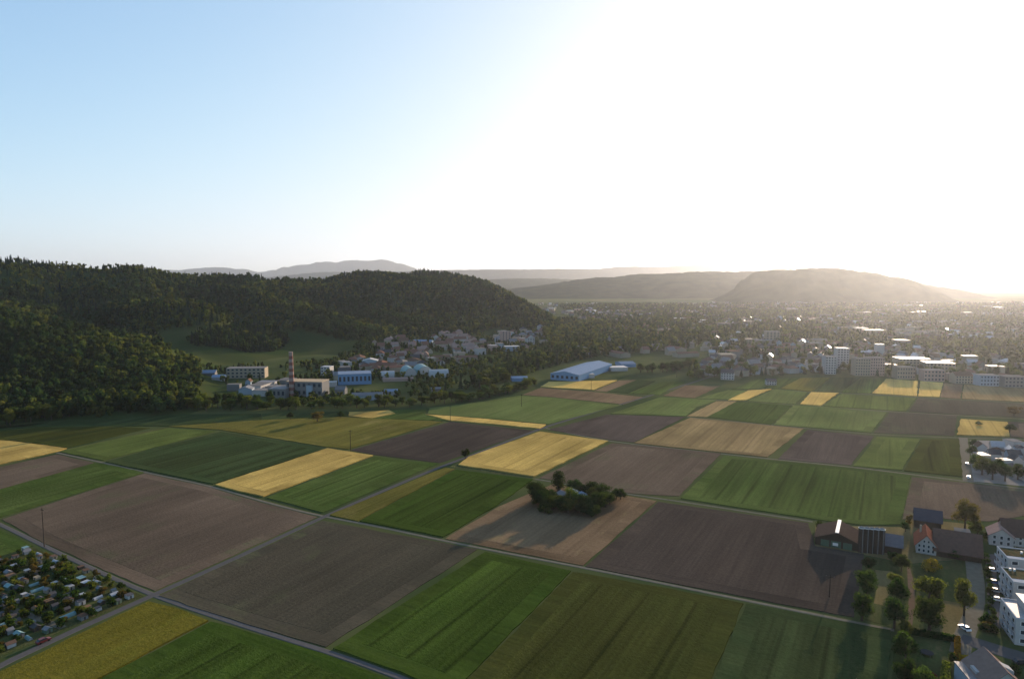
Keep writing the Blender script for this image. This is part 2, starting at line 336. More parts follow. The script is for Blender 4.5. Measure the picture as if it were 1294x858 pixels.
far_ridge('mountain', [(130, 344, 23000), (160, 335, 23000), (180, 340, 23000), (230, 342, 23000), (270, 338, 23000), (300, 340, 23000), (325, 345, 23000)], 1150, 'pale mountain tip peeping over the forest ridge at far left', 16)
far_ridge('mountain', [(1000, 342, 24500), (1080, 336, 24500), (1140, 334, 24500), (1200, 338, 24500), (1300, 332, 24500), (1400, 328, 24500), (1600, 328, 24500)], 3200, 'faint pale mountain under the sun glare at right', 20)

# ------------------------------------------------------------------ fields
D1, D2 = R(61.0), R(-29.0)                     # the two directions of the field grid: away along the main track, and across
def strip_poly(px):
    p = np.array([gp(u, v)[:2] for u, v in px])
    a = np.sum(p[:, 0] * np.roll(p[:, 1], -1) - np.roll(p[:, 0], -1) * p[:, 1])
    return p[::-1] if a < 0 else p
def inset(p, d):
    n = len(p); out = []
    for i in range(n):
        a, b, c = p[i - 1], p[i], p[(i + 1) % n]
        e1 = (b - a) / np.linalg.norm(b - a); e2 = (c - b) / np.linalg.norm(c - b)
        n1 = np.array([-e1[1], e1[0]]); n2 = np.array([-e2[1], e2[0]])
        k = n1 + n2; k /= max(np.linalg.norm(k), 1e-6); out.append(b + k * d / max(k @ n1, .5))
    return np.array(out)
def d_min(q): return float(np.hypot(q[:, 0], q[:, 1]).min())
def field(name, label, kind, px, height=.12, rows='a', gap=.5, z0=.01):
    p = inset(strip_poly(px), gap); c = p.mean(0); e_ = []; p0 = p
    for i in range(len(p)):                     # ragged edges where the plough or the drill turned
        a_, b_ = p[i], p[(i + 1) % len(p)]; L_ = np.linalg.norm(b_ - a_); k_ = max(1, int(L_ / 5)); nn = np.array([-(b_ - a_)[1], (b_ - a_)[0]]) / L_
        t_ = np.arange(k_) / k_; q_ = a_ + (b_ - a_) * t_[:, None]
        e_.append(q_ + nn * ((vnoise(q_[:, 0], q_[:, 1], 7, 91) - .5) * np.where(t_ == 0, 0, .9 if min(d_min(q_), 900) < 520 else 1.3))[:, None])
    p = np.concatenate(e_)
    ang = (D1 if rows == 'a' else D2) - math.pi / 2
    ca, sa = math.cos(-ang), math.sin(-ang); q = p - c
    q = np.stack([q[:, 0] * ca - q[:, 1] * sa, q[:, 0] * sa + q[:, 1] * ca], 1)
    n = len(q)
    v = [(x, y, z0) for x, y in q] + [(x, y, height) for x, y in q]
    fs = [tuple(range(n, 2 * n))] + [(i, (i + 1) % n, n + (i + 1) % n, n + i) for i in range(n)]
    m = F[kind] if isinstance(kind, str) else kind
    ms, mi = [m], None; ar = abs(np.sum(p0[:, 0] * np.roll(p0[:, 1], -1) - np.roll(p0[:, 0], -1) * p0[:, 1])) / 2
    if isinstance(kind, str) and c[1] < 640 and ar > 2500:          # the ends where the tractor turns lie across the rows
        q2 = inset(p0, 6.5) - c; q2 = np.stack([q2[:, 0] * ca - q2[:, 1] * sa, q2[:, 0] * sa + q2[:, 1] * ca], 1); k = len(q2); b0 = len(v)
        v += [(x, y, height - .05) for x, y in q2] + [(x, y, height + .025) for x, y in q2]
        f2 = [tuple(range(b0 + k, b0 + 2 * k))] + [(b0 + i, b0 + (i + 1) % k, b0 + k + (i + 1) % k, b0 + k + i) for i in range(k)]
        ms = [headland(kind), m]; mi = [0] * len(fs) + [1] * len(f2); fs += f2
    o = link(name, mesh(name, v, fs, ms, mi), None, (c[0], c[1], 0), ang)
    return tag(o, label, kind='structure')
FIELDS = [
 # name, label, material, outline in photo pixels (laid on the ground plane), crop height
 ('crop_field', 'olive crop field at far left below the tree belt', 'olive_dark', [(-160, 558), (0, 545), (51, 540), (141, 539), (190, 541), (85, 566), (15, 557), (-160, 580)], .3),
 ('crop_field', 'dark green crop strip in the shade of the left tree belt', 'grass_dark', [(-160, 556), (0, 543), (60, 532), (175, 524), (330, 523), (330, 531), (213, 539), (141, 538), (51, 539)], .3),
 ('wheat_field', 'golden wheat field cut by the left edge of the picture', 'wheat', [(-160, 583), (0, 557), (15, 558), (85, 567), (72, 571), (0, 587), (-160, 622)], .6),
 ('crop_field', 'pale green crop field left of the large dark green field', 'grass_pale', [(75, 571), (213, 541), (274, 545), (131, 582)], .3),
 ('crop_field', 'dark green four-cornered crop field beside a golden strip', 'grass_dark', [(133, 584), (279, 546), (413, 567), (269, 612)], .5),
 ('ploughed_field', 'reddish brown bare field at the left edge', 'soil', [(-160, 626), (0, 590), (72, 574), (120, 585), (0, 618), (-160, 666)], .1),
 ('crop_field', 'green strip between two brown fields at the left edge', 'grass', [(-160, 667), (0, 619), (120, 585), (131, 586), (182, 597), (0, 654), (-160, 712)], .3),
 ('ploughed_field', 'large brown bare field behind the allotment gardens', 'soil', [(2, 656), (183, 598), (267, 616), (330, 635), (402, 653), (196, 747), (150, 728), (54, 686)], .1),
 ('crop_field', 'green corner of grass left of the allotment gardens', 'grass', [(-160, 620), (0, 669), (42, 690), (0, 703), (-160, 760)], .2),
 ('wheat_field', 'golden strip right of the dark green four-cornered field', 'wheat', [(272, 613), (414, 567), (472, 576), (333, 628), (300, 621)], .6),
 ('crop_field', 'green crop field along the left side of the farm road', 'grass', [(336, 629), (474, 577), (510, 582), (555, 586), (540, 592), (408, 648)], .3),
 ('crop_field', 'large olive gold field in front of the chimney works', 'olive', [(213, 539), (330, 531), (430, 527), (560, 533), (440, 568), (413, 565), (277, 543)], .3),
 ('crop_field', 'strip coloured dark green for the tree belt shadow before the chimney works', 'grass_dark', [(331, 523), (440, 520), (440, 526), (331, 531)], .3),  # shadow of the belt put into the colour of this strip
 ('wheat_field', 'thin golden strips beside the long golden strip below the trees', 'wheat', [(441, 526), (441, 521), (492, 519), (500, 523), (470, 529)], .5),
 ('crop_field', 'narrow green strip beside the tree belt shadow', 'grass', [(470, 529), (500, 523), (492, 519), (540, 517), (537, 524), (566, 532)], .3),
 ('ploughed_field', 'dark ploughed field in the middle with a pole behind it', 'plough', [(442, 569), (569, 533), (674, 544), (592, 573), (556, 585), (474, 575)], .1),
 ('wheat_field', 'long thin golden strip crossing behind the dark ploughed field', 'wheat_pale', [(537, 524), (580, 527), (690, 537), (682, 542), (630, 537), (570, 532)], .6),
 ('crop_field', 'large green field below the riverside trees', 'grass_fresh', [(540, 523), (542, 516), (610, 508), (657, 500), (700, 503), (786, 512), (693, 536), (580, 526)], .25),
 ('ploughed_field', 'long tan bare strip behind the large green field', 'tan', [(660, 499), (683, 490), (748, 495), (816, 502), (788, 511), (700, 502)], .1),
 ('wheat_field', 'bright golden field in front of the long blue factory hall', 'wheat_pale', [(683, 489), (693, 483), (780, 481), (750, 493)], .6),
 ('ploughed_field', 'brown strip touching the bright golden field by the factory', 'tan', [(751, 494), (782, 481), (805, 480), (767, 495)], .1),
 ('crop_field', 'dark green strip right of the factory golden field', 'grass_dark', [(767, 495), (806, 480), (828, 482), (794, 497)], .3),
 ('crop_field', 'green strip beside the road behind the dark green strip', 'grass', [(795, 497), (836, 483), (866, 482), (833, 499)], .25),
 ('wheat_field', 'large golden wheat field in the middle behind the grove', 'wheat', [(579, 588), (592, 578), (682, 546), (769, 558), (675, 603)], .7),
 ('ploughed_field', 'dark bare field right of the road, left of the tan field', 'purple', [(692, 543), (766, 524), (866, 527), (801, 559), (772, 556)], .1),
 ('crop_field', 'bright green field right of the road', 'grass_fresh', [(771, 523), (835, 502), (906, 506), (880, 515), (866, 526)], .25),
 ('ploughed_field', 'brown tapering strip behind the tan field', 'stubble', [(868, 526), (905, 507), (934, 507), (893, 527)], .1),
 ('ploughed_field', 'pinkish brown field in front of the houses and fir trees', 'tan', [(838, 500), (866, 487), (910, 488), (878, 503)], .1),
 ('stubble_field', 'tan stubble field in the middle right', 'stubble', [(801, 560), (872, 528), (1016, 542), (970, 578)], .3),
 ('ploughed_field', 'large brown field behind the grove', 'soil', [(681, 604), (773, 560), (800, 562), (912, 573), (858, 627), (803, 624), (760, 619), (700, 607)], .1),
 ('crop_field', 'large green field behind the barn and silos', 'grass', [(860, 630), (915, 576), (983, 583), (1078, 592), (1152, 601), (1138, 663), (1090, 664), (1027, 656)], .3),
 ('ploughed_field', 'purplish brown bare field right of the tan stubble field', 'purple', [(983, 580), (1020, 543), (1105, 551), (1075, 588)], .1),
 ('crop_field', 'light green field right of the purplish bare field', 'grass_pale', [(1078, 589), (1108, 552), (1163, 555), (1140, 594)], .25),
 ('crop_field', 'olive green field beside the pale access road', 'olive_dark', [(1142, 595), (1165, 555), (1212, 555), (1217, 603)], .3),
 ('ploughed_field', 'brown field behind the farmhouse', 'soil', [(1152, 603), (1220, 610), (1292, 618), (1420, 634), (1420, 668), (1292, 652), (1250, 659), (1187, 655), (1140, 656)], .1),
 ('crop_field', 'dark green field behind the tan stubble field', 'grass', [(895, 527), (931, 507), (1001, 512), (975, 537)], .25),
 ('crop_field', 'mid green striped field right of the dark green one', 'grass_fresh', [(977, 537), (1003, 512), (1037, 514), (1121, 521), (1101, 547), (1019, 540)], .25),
 ('ploughed_field', 'greyish brown field left of the small golden field', 'plough_green', [(1104, 547), (1124, 521), (1210, 525), (1206, 551)], .1),
 ('wheat_field', 'small golden field behind the dense housing block', 'wheat', [(1209, 550), (1214, 530), (1273, 534), (1276, 552)], .6),
 ('ploughed_field', 'brown patch right of the small golden field', 'soil', [(1277, 552), (1274, 533), (1300, 534), (1420, 545), (1420, 566), (1300, 554)], .1),
 ('crop_field', 'green strip left of the tapering golden field', 'grass_fresh', [(880, 504), (920, 493), (944, 494), (919, 505)], .25),
 ('wheat_field', 'tapering golden field in front of the white twin house', 'wheat_pale', [(920, 506), (945, 494), (975, 492), (942, 506)], .6),
 ('crop_field', 'green field between two golden fields near the town', 'grass_fresh', [(944, 507), (978, 492), (1021, 496), (1004, 511)], .25),
 ('wheat_field', 'second golden field below the apartment blocks', 'wheat_pale', [(1011, 511), (1025, 496), (1060, 497), (1037, 513)], .6),
 ('crop_field', 'wide pale green field below the apartment shadows', 'grass_pale', [(1040, 513), (1063, 498), (1158, 503), (1145, 520)], .25),
 ('ploughed_field', 'long greyish field below the striped yellow field', 'plough_green', [(1148, 520), (1160, 503), (1292, 510), (1420, 520), (1420, 540), (1292, 528), (1213, 524)], .1),
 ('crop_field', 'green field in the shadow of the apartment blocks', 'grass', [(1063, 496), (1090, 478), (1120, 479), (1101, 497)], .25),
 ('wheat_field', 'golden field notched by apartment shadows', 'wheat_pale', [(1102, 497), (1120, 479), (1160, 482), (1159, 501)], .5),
 ('wheat_field', 'small golden field right of the notched one', 'wheat_pale', [(1160, 501), (1163, 482), (1192, 484), (1187, 502)], .5),
 ('ploughed_field', 'small brown field right of the golden ones', 'tan', [(1188, 502), (1193, 484), (1217, 486), (1214, 504)], .1),
 ('stubble_field', 'striped yellow field at the right edge below the town', 'stubble', [(1215, 504), (1218, 486), (1292, 491), (1420, 500), (1420, 519), (1292, 508)], .3),
 ('crop_field', 'green field in front of the edge of town houses', 'grass', [(924, 492), (955, 480), (1010, 478), (984, 491)], .25),
 ('crop_field', 'small olive field left of the apartment shadows', 'olive', [(986, 491), (1012, 478), (1050, 477), (1026, 495)], .25),
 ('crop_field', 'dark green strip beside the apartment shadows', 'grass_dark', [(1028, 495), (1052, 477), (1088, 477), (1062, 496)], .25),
 ('ploughed_field', 'front ploughed field with faint green tinge', 'plough_green', [(200, 753), (407, 658), (604, 694), (412, 818), (305, 787)], .1),
 ('crop_field', 'rich green field in the front middle', 'grass_rich', [(420, 820), (613, 698), (722, 722), (590, 858), (566, 874), (505, 849)], .35),
 ('crop_field', 'olive green field in the front middle right', 'olive_dark', [(724, 723), (850, 745), (940, 763), (890, 880), (870, 930), (660, 930), (612, 893), (572, 876), (592, 858)], .3),
 ('crop_field', 'dark olive field left of the fenced garden', 'grass_dark', [(942, 763), (1060, 785), (1126, 797), (1122, 860), (1116, 930), (872, 930), (892, 880)], .35),
 ('crop_field', 'olive strip along the right side of the farm road', 'olive', [(416, 651), (562, 591), (575, 593), (452, 659)], .25),
 ('crop_field', 'rich green field left of the grove', 'grass_rich', [(454, 659), (576, 594), (674, 606), (628, 639), (560, 679)], .35),
 ('ploughed_field', 'tan bare field around the grove', 'tan', [(562, 681), (630, 640), (668, 624), (700, 611), (760, 622), (801, 628), (830, 633), (737, 715), (610, 690)], .06),
 ('ploughed_field', 'dark bare field in front of the barn', 'plough', [(739, 716), (832, 634), (1022, 661), (1030, 690), (1092, 700), (1080, 780), (1054, 776), (849, 737)], .1),
 ('crop_field', 'green field beyond the right edge beside the brown field', 'grass', [(1424, 636), (1700, 672), (1700, 760), (1424, 700)], .25),
 ('stubble_field', 'tan field beyond the right edge', 'stubble', [(1424, 545), (1700, 566), (1700, 600), (1424, 568)], .2),
 ('crop_field', 'pale green field beyond the right edge', 'grass_pale', [(1424, 502), (1700, 520), (1700, 562), (1424, 541)], .25),
 ('crop_field', 'yellow green field at the bottom left', 'mustard', [(188, 761), (222, 769), (264, 785), (122, 860), (-20, 935), (-160, 935), (-160, 925), (0, 850)], .5),
 ('crop_field', 'dark green field at the bottom left behind the yellow green one', 'grass_rich', [(267, 786), (408, 826), (500, 862), (560, 935), (0, 935), (126, 859)], .35),
]
for i_, (nm, lb, kd, px, ht) in enumerate(FIELDS):
    field(nm, lb, kd, px, ht + i_ * .002, gap=.15)

# ------------------------------------------------------------------ roads and tracks
def ribbon(name, label, px, width, mat, h=.22, shoulder=.8):
    p = [gp(u, v)[:2] for u, v in px]
    q = []
    for i in range(len(p) - 1):
        n = max(1, int(np.linalg.norm(p[i + 1] - p[i]) / 14))
        q += [p[i] + (p[i + 1] - p[i]) * k / n for k in range(n)]
    q.append(p[-1]); q = np.array(q)
    for _ in range(2): q[1:-1] = (q[:-2] + 2 * q[1:-1] + q[2:]) / 4
    t = np.gradient(q, axis=0); t /= np.linalg.norm(t, axis=1)[:, None]; nn = np.stack([-t[:, 1], t[:, 0]], 1)
    v = []; f = []
    wd = width if not np.isscalar(width) else np.full(len(q), width)
    for i in range(len(q)):
        w = width / 2
        for k, z in ((w + shoulder, .005), (w, h), (-w, h), (-w - shoulder, .005)): v.append((*(q[i] + nn[i] * k), z))
        if i:
            a = 4 * (i - 1); b = 4 * i
            f += [(a + j, a + j + 1, b + j + 1, b + j) for j in range(3)]
    f = [x[::-1] for x in f]
    o = link(name, mesh(name, v, f, [mat], None, False)); return tag(o, label, kind='structure')
ribbon('road', 'farm road running diagonally from bottom left into the distance', [(-160, 925), (0, 838), (95, 794), (192, 753), (300, 704), (406, 654), (470, 626), (555, 590), (584, 580), (640, 558), (690, 539), (750, 521), (818, 501), (870, 485), (905, 474)], 2.6, road_m, .14, .3)
ribbon('track', 'field track crossing above the front ploughed field', [(72, 572), (128, 584), (185, 597), (267, 614), (330, 633), (404, 652), (464, 662), (556, 682), (609, 693), (728, 715), (849, 739), (960, 762), (1060, 782), (1130, 796)], 1.5, gravel_m, .10, .25)
ribbon('track', 'track below the front ploughed field running to the bottom edge', [(-160, 598), (-40, 645), (0, 662), (56, 690), (120, 720), (192, 752), (305, 790), (412, 822), (500, 852), (600, 895)], 1.9, road_m, .10, .25)
ribbon('track', 'pale track from the grove to the barn', [(676, 605), (700, 609), (740, 616), (803, 626), (860, 633), (910, 641), (960, 649), (1027, 659)], 1.5, gravel_m, .1, .25)
ribbon('track', 'track in front of the tan stubble field', [(690, 541), (770, 558), (800, 561), (880, 570), (975, 580), (1078, 590), (1150, 599), (1220, 608), (1292, 617), (1420, 634)], 1.5, gravel_m, .10, .25)
ribbon('track', 'track behind the tan stubble field', [(868, 527), (940, 534), (1018, 541), (1104, 549), (1208, 553), (1300, 555), (1420, 562)], 1.2, gravel_m, .08, .2)
ribbon('track', 'track below the small golden fields', [(872, 504), (919, 506), (963, 509), (1034, 514), (1124, 520), (1213, 525), (1292, 529), (1420, 540)], 1.2, gravel_m, .08, .2)
ribbon('track', 'track below the apartment shadows', [(960, 491), (1030, 496), (1100, 498), (1158, 502), (1292, 509), (1420, 520)], 1.2, gravel_m, .08, .2)
ribbon('track', 'grass track beside the pale green field at left', [(-160, 622), (0, 588), (72, 571), (140, 556), (210, 540), (240, 535)], 2.0, verge_m, .12)
ribbon('track', 'cart track between the golden wheat field and the rich green field', [(570, 589), (620, 596), (676, 605)], 2.2, verge_m, .12)
ribbon('road', 'pale access road beside the dense housing block', [(1217, 553), (1219, 575), (1221, 592), (1224, 608)], 5.0, gravel_m, .1, .4)
ribbon('road', 'village lane past the farmhouse orchard', [(1222, 676), (1226, 690), (1231, 715), (1235, 740), (1236, 765), (1228, 782), (1219, 796), (1213, 815), (1212, 826)], 5.2, gravel_m, .1, .4)
ribbon('road', 'shaded road branching right below the white flat-roofed building', [(1214, 806), (1235, 812), (1262, 822), (1294, 832), (1400, 860)], 7.0, road_m, .11, .4)
ribbon('path', 'narrow path through the allotment gardens', [(-60, 745), (0, 764), (40, 777), (80, 793)], 2.2, gravel_m, .1, .3)

# ------------------------------------------------------------------ trees
bark_m = plain('bark', (.07, .055, .04), .95, .15, 2)
LEAF = {'dark': leaf_mat('leaf_dark', (.025, .046, .014), .35, .54), 'mid': leaf_mat('leaf_mid', (.041, .066, .018), .35, .56), 'olive': leaf_mat('leaf_olive', (.076, .090, .023), .35, .56),
        'yellow': leaf_mat('leaf_yellow', (.27, .17, .02), .15), 'rust': leaf_mat('leaf_rust', (.085, .062, .022), .2), 'conifer': leaf_mat('leaf_conifer', (.018, .034, .016), .3, .15),
        'forest': leaf_mat('leaf_forest', (.034, .054, .018), .36, .45), 'forest2': leaf_mat('leaf_forest_light', (.098, .112, .028), .3, .55), 'red': leaf_mat('leaf_red', (.10, .02, .02), .2)}
def ico():
    t = (1 + 5 ** .5) / 2
    v = np.array([(-1, t, 0), (1, t, 0), (-1, -t, 0), (1, -t, 0), (0, -1, t), (0, 1, t), (0, -1, -t), (0, 1, -t), (t, 0, -1), (t, 0, 1), (-t, 0, -1), (-t, 0, 1)], float)
    v /= np.linalg.norm(v[0])
    f = [(0, 11, 5), (0, 5, 1), (0, 1, 7), (0, 7, 10), (0, 10, 11), (1, 5, 9), (5, 11, 4), (11, 10, 2), (10, 7, 6), (7, 1, 8), (3, 9, 4), (3, 4, 2), (3, 2, 6), (3, 6, 8), (3, 8, 9), (4, 9, 5), (2, 4, 11), (6, 2, 10), (8, 6, 7), (9, 8, 1)]
    return v, f
ICO = ico()
def crown_mesh(name, mat, h, w, nleaf, leaf, nlobe=9, seed=0, shape='round', base=.28, core=.6):
    """crown of a tree h high and w wide: leaf sprays spread over overlapping lobes"""
    r = np.random.default_rng(seed); V = []; Fc = []
    zc = h * (base + (1 - base) / 2); rz = h * (1 - base) / 2; rx = w / 2
    L = []
    for i in range(nlobe):
        a = r.uniform(0, 2 * math.pi); k = r.uniform(.25, .68) if i else 0; zz = r.uniform(-.6, .62)
        pinch = 1 if shape == 'round' else (1.0 - .45 * max(zz, 0)) if shape == 'oval' else 1
        L.append((np.array([rx * k * math.cos(a) * pinch, rx * k * math.sin(a) * pinch, zc + rz * zz]), rx * r.uniform(.34, .52), rz * r.uniform(.30, .46)))
    if shape == 'column': L = [(np.array([r.uniform(-.2, .2) * rx, r.uniform(-.2, .2) * rx, zc + rz * z]), rx * .85 * (1 - abs(z) * .4), rz * .35) for z in np.linspace(-.7, .72, 6)]
    if core:
        iv, if_ = ICO
        for c, a, b in L:
            n = len(V); V += list(c + iv * np.array([a, a, b]) * (core * (.8 + .35 * r.random((12, 1))))); Fc += [tuple(n + i for i in f) for f in if_]
    per = r.integers(0, len(L), nleaf)
    for i in range(nleaf):
        c, a, b = L[per[i]]
        d = r.normal(size=3); d[2] += .25; d /= np.linalg.norm(d)
        p = c + d * np.array([a, a, b]) * r.uniform(.72, 1.18)
        nrm = d + r.normal(size=3) * .45; nrm /= np.linalg.norm(nrm)
        t = np.cross(nrm, r.normal(size=3)); t /= np.linalg.norm(t); bt = np.cross(nrm, t)
        s = leaf * r.uniform(.6, 1.35); n = len(V)
        V += [p - t * s * .5, p + bt * s * .42, p + t * s * .5 + nrm * s * .12, p - bt * s * .42]; Fc.append((n, n + 3, n + 2, n + 1))
    return mesh(name, V, Fc, [mat], None, True)
def conifer_mesh(name, mat, h, w, tiers=7, n=9, seed=0):
    r = np.random.default_rng(seed); V = []; Fc = []
    for k in range(tiers):
        t = k / tiers; z = h * (.10 + .88 * t); rr = w / 2 * (1 - t) ** .85 + .15; dz = h / tiers * 1.25
        off = r.uniform(0, 6); nb = len(V); V.append(np.array([0, 0, min(z + dz, h)]))
        for j in range(2 * n):
            a = off + math.pi * j / n; q = rr * (1.0 if j % 2 else .55) * r.uniform(.8, 1.15)
            V.append(np.array([q * math.cos(a), q * math.sin(a), z - (.10 * h / tiers if j % 2 else 0) + r.uniform(-.2, .2)]))
        Fc += [(nb, nb + 1 + j, nb + 1 + (j + 1) % (2 * n)) for j in range(2 * n)]
    return mesh(name, V, Fc, [mat])
def trunk_mesh(name, h, r0, limbs=5, seed=0, w=6):
    r = np.random.default_rng(seed); b = MB(); b.cyl(0, 0, -.3, h * .5, r0, r0 * .55, 7)
    b.cyl(0, 0, h * .49, h * .8, r0 * .54, r0 * .15, 6)
    for i in range(limbs):
        a = r.uniform(0, 6.28); z = h * r.uniform(.25, .45); l = w * r.uniform(.22, .4); z1 = z + h * r.uniform(.15, .3)
        d = np.array([math.cos(a), math.sin(a), 0]); p = np.array([0, 0, z]); q = d * l + np.array([0, 0, z1]); s = np.array([-d[1], d[0], 0]); k0, k1 = r0 * .35, r0 * .1
        up = np.array([0, 0, 1.])
        b.add([p + s * k0, p - up * k0, p - s * k0, p + up * k0, q + s * k1, q - up * k1, q - s * k1, q + up * k1], [(0, 1, 5, 4), (1, 2, 6, 5), (2, 3, 7, 6), (3, 0, 4, 7), (4, 5, 6, 7)])
    return b.mesh(name, [bark_m])
# the kinds of tree that stand singly: (crown mesh, trunk mesh, height, width)
KINDS = {}
for k, (lm, h, w, n, lf, shp, bs) in {
        'round_dark': ('dark', 11, 10, 2600, .5, 'round', .16), 'round_mid': ('mid', 11, 10.5, 2600, .5, 'round', .16), 'round_olive': ('olive', 10, 9.5, 2400, .5, 'round', .16),
        'oval_mid': ('mid', 14, 9, 2600, .55, 'oval', .16), 'oval_olive': ('olive', 14, 9, 2600, .55, 'oval', .18), 'oval_dark': ('dark', 14.5, 9.5, 2600, .55, 'oval', .15),
        'rust': ('rust', 13, 11, 2800, .55, 'round', .2), 'yellow_bush': ('yellow', 6.5, 9, 900, .6, 'round', .02), 'poplar': ('mid', 17, 5.5, 1200, .65, 'column', .1),
        'bush_dark': ('dark', 3.2, 3.8, 330, .45, 'round', 0.0), 'bush_mid': ('mid', 3.0, 3.6, 330, .45, 'round', 0.0), 'bush_olive': ('olive', 3.0, 3.4, 330, .45, 'round', 0.0), 'bush_rust': ('rust', 3.0, 3.2, 330, .45, 'round', 0.0), 'bush_yellow': ('yellow', 2.6, 3.0, 260, .4, 'round', 0.0), 'bush_red': ('red', 2.6, 3.0, 260, .4, 'round', 0.0)}.items():
    sd = sum(map(ord, k)); KINDS[k] = (crown_mesh('crown', LEAF[lm], h, w, n, lf, 8 if h < 5 else 13, sd, shp, bs), trunk_mesh('trunk', h, .045 * h ** .9 + .05, 5, sd, w), h, w)
KINDS['fir'] = (conifer_mesh('crown', LEAF['conifer'], 15, 5.6, 12, 9, 5), trunk_mesh('trunk', 12, .3, 0, 5), 15, 5.6)
def tree(name, kind, x, y, h=None, w=None, z=0.0, cat='tree', group=None, label=None):
    cr, tr, H, Wd = KINDS[kind]; h = h or H; w = w or Wd
    e = empty(name, (x, y, z), random.uniform(0, 6.28)); e.scale = (w / Wd, w / Wd, h / H)
    link('trunk', tr, e); link('crown', cr, e)
    return tag(e, label, cat, group)

# --- the woods that read as one mass: instanced low trees
def proto_collection(name, meshes):
    c = bpy.data.collections.new(name)
    for i, me in enumerate(meshes):
        o = bpy.data.objects.new('%s_%02d' % (name, i), me); c.objects.link(o)
    return c
fm = []
for i in range(5): fm.append(crown_mesh('forest_tree', LEAF['forest'], 17, 11 + i * .5, 150, 1.6, 8, 40 + i, 'round', .05, .9))
for i in range(3): fm.append(crown_mesh('forest_tree', LEAF['forest2'], 16, 11, 150, 1.6, 8, 60 + i, 'round', .05, .9))
for i in range(3): fm.append(conifer_mesh('forest_fir', LEAF['conifer'], 19, 7.5, 8, 7, 70 + i))
PROTO = proto_collection('forest_kinds', fm)       # 0-4 broadleaf, 5-7 lighter, 8-10 conifers
def scatter_group():
    ng = bpy.data.node_groups.new('scatter_trees', 'GeometryNodeTree')
    ng.interface.new_socket('Geometry', in_out='INPUT', socket_type='NodeSocketGeometry'); ng.interface.new_socket('Geometry', in_out='OUTPUT', socket_type='NodeSocketGeometry')
    N, L = ng.nodes, ng.links
    gi = N.new('NodeGroupInput'); go = N.new('NodeGroupOutput'); ip = N.new('GeometryNodeInstanceOnPoints'); ci = N.new('GeometryNodeCollectionInfo')
    ci.inputs['Collection'].default_value = PROTO; ci.inputs['Separate Children'].default_value = True; ci.inputs['Reset Children'].default_value = True
    ip.inputs['Pick Instance'].default_value = True
    def attr(n, t):
        a = N.new('GeometryNodeInputNamedAttribute'); a.data_type = t; a.inputs['Name'].default_value = n; return a.outputs['Attribute']
    L.new(gi.outputs[0], ip.inputs['Points']); L.new(ci.outputs[0], ip.inputs['Instance'])
    L.new(attr('kind_index', 'INT'), ip.inputs['Instance Index'])
    cx = N.new('ShaderNodeCombineXYZ'); L.new(attr('turn', 'FLOAT'), cx.inputs[2]); L.new(cx.outputs[0], ip.inputs['Rotation'])
    L.new(attr('size', 'FLOAT_VECTOR'), ip.inputs['Scale']); L.new(ip.outputs[0], go.inputs[0])
    return ng
NG = scatter_group()
def scatter(name, label, P, size, idx):
    me = bpy.data.meshes.new(name); me.from_pydata(P.tolist(), [], []); n = len(P)
    me.attributes.new('kind_index', 'INT', 'POINT').data.foreach_set('value', np.asarray(idx, np.int32))
    me.attributes.new('turn', 'FLOAT', 'POINT').data.foreach_set('value', rng.uniform(0, 6.28, n).astype(np.float32))
    sz = np.stack([size, size, size * rng.uniform(.8, 1.2, n)], 1).astype(np.float32)
    me.attributes.new('size', 'FLOAT_VECTOR', 'POINT').data.foreach_set('vector', sz.ravel())
    o = link(name, me); o.modifiers.new('trees', 'NODES').node_group = NG
    return tag(o, label, kind='stuff')
def jgrid(x0, x1, y0, y1, s):
    X, Y = np.meshgrid(np.arange(x0, x1, s), np.arange(y0, y1, s)); n = X.size
    return X.ravel() + rng.uniform(-.45, .45, n) * s, Y.ravel() + rng.uniform(-.45, .45, n) * s
MEADOW = [(188, 432), (205, 418), (240, 414), (280, 411), (330, 416), (392, 420), (418, 428), (450, 432), (470, 440), (440, 462), (400, 470), (300, 470), (250, 468), (238, 455), (215, 447)]
COPSE = [(236, 432), (262, 418), (330, 416), (352, 420), (366, 432), (350, 444), (310, 446), (290, 440), (250, 438)]
VILLAGE = [(405, 448), (430, 440), (455, 430), (520, 426), (545, 421), (590, 421), (640, 414), (685, 414), (690, 440), (650, 462), (560, 480), (400, 505), (250, 505), (248, 470), (330, 462)]
x, y = jgrid(-2200, 320, 560, 2420, 8.2)
hh = hill_h(x, y); u, v = proj(x, y, np.maximum(hh, 0))
crest_y = np.interp(x, [c[0] for c in RA], [c[1] for c in RA])
ok = (hh > 1.2) & (y < crest_y + 70) & (u > -170) & (u < 760)
ok &= ~(inpoly(u, v, MEADOW) & ~inpoly(u, v, COPSE) & (y > 830)) & ~(inpoly(u, v, VILLAGE) & (hh < 30) & (y > 830))
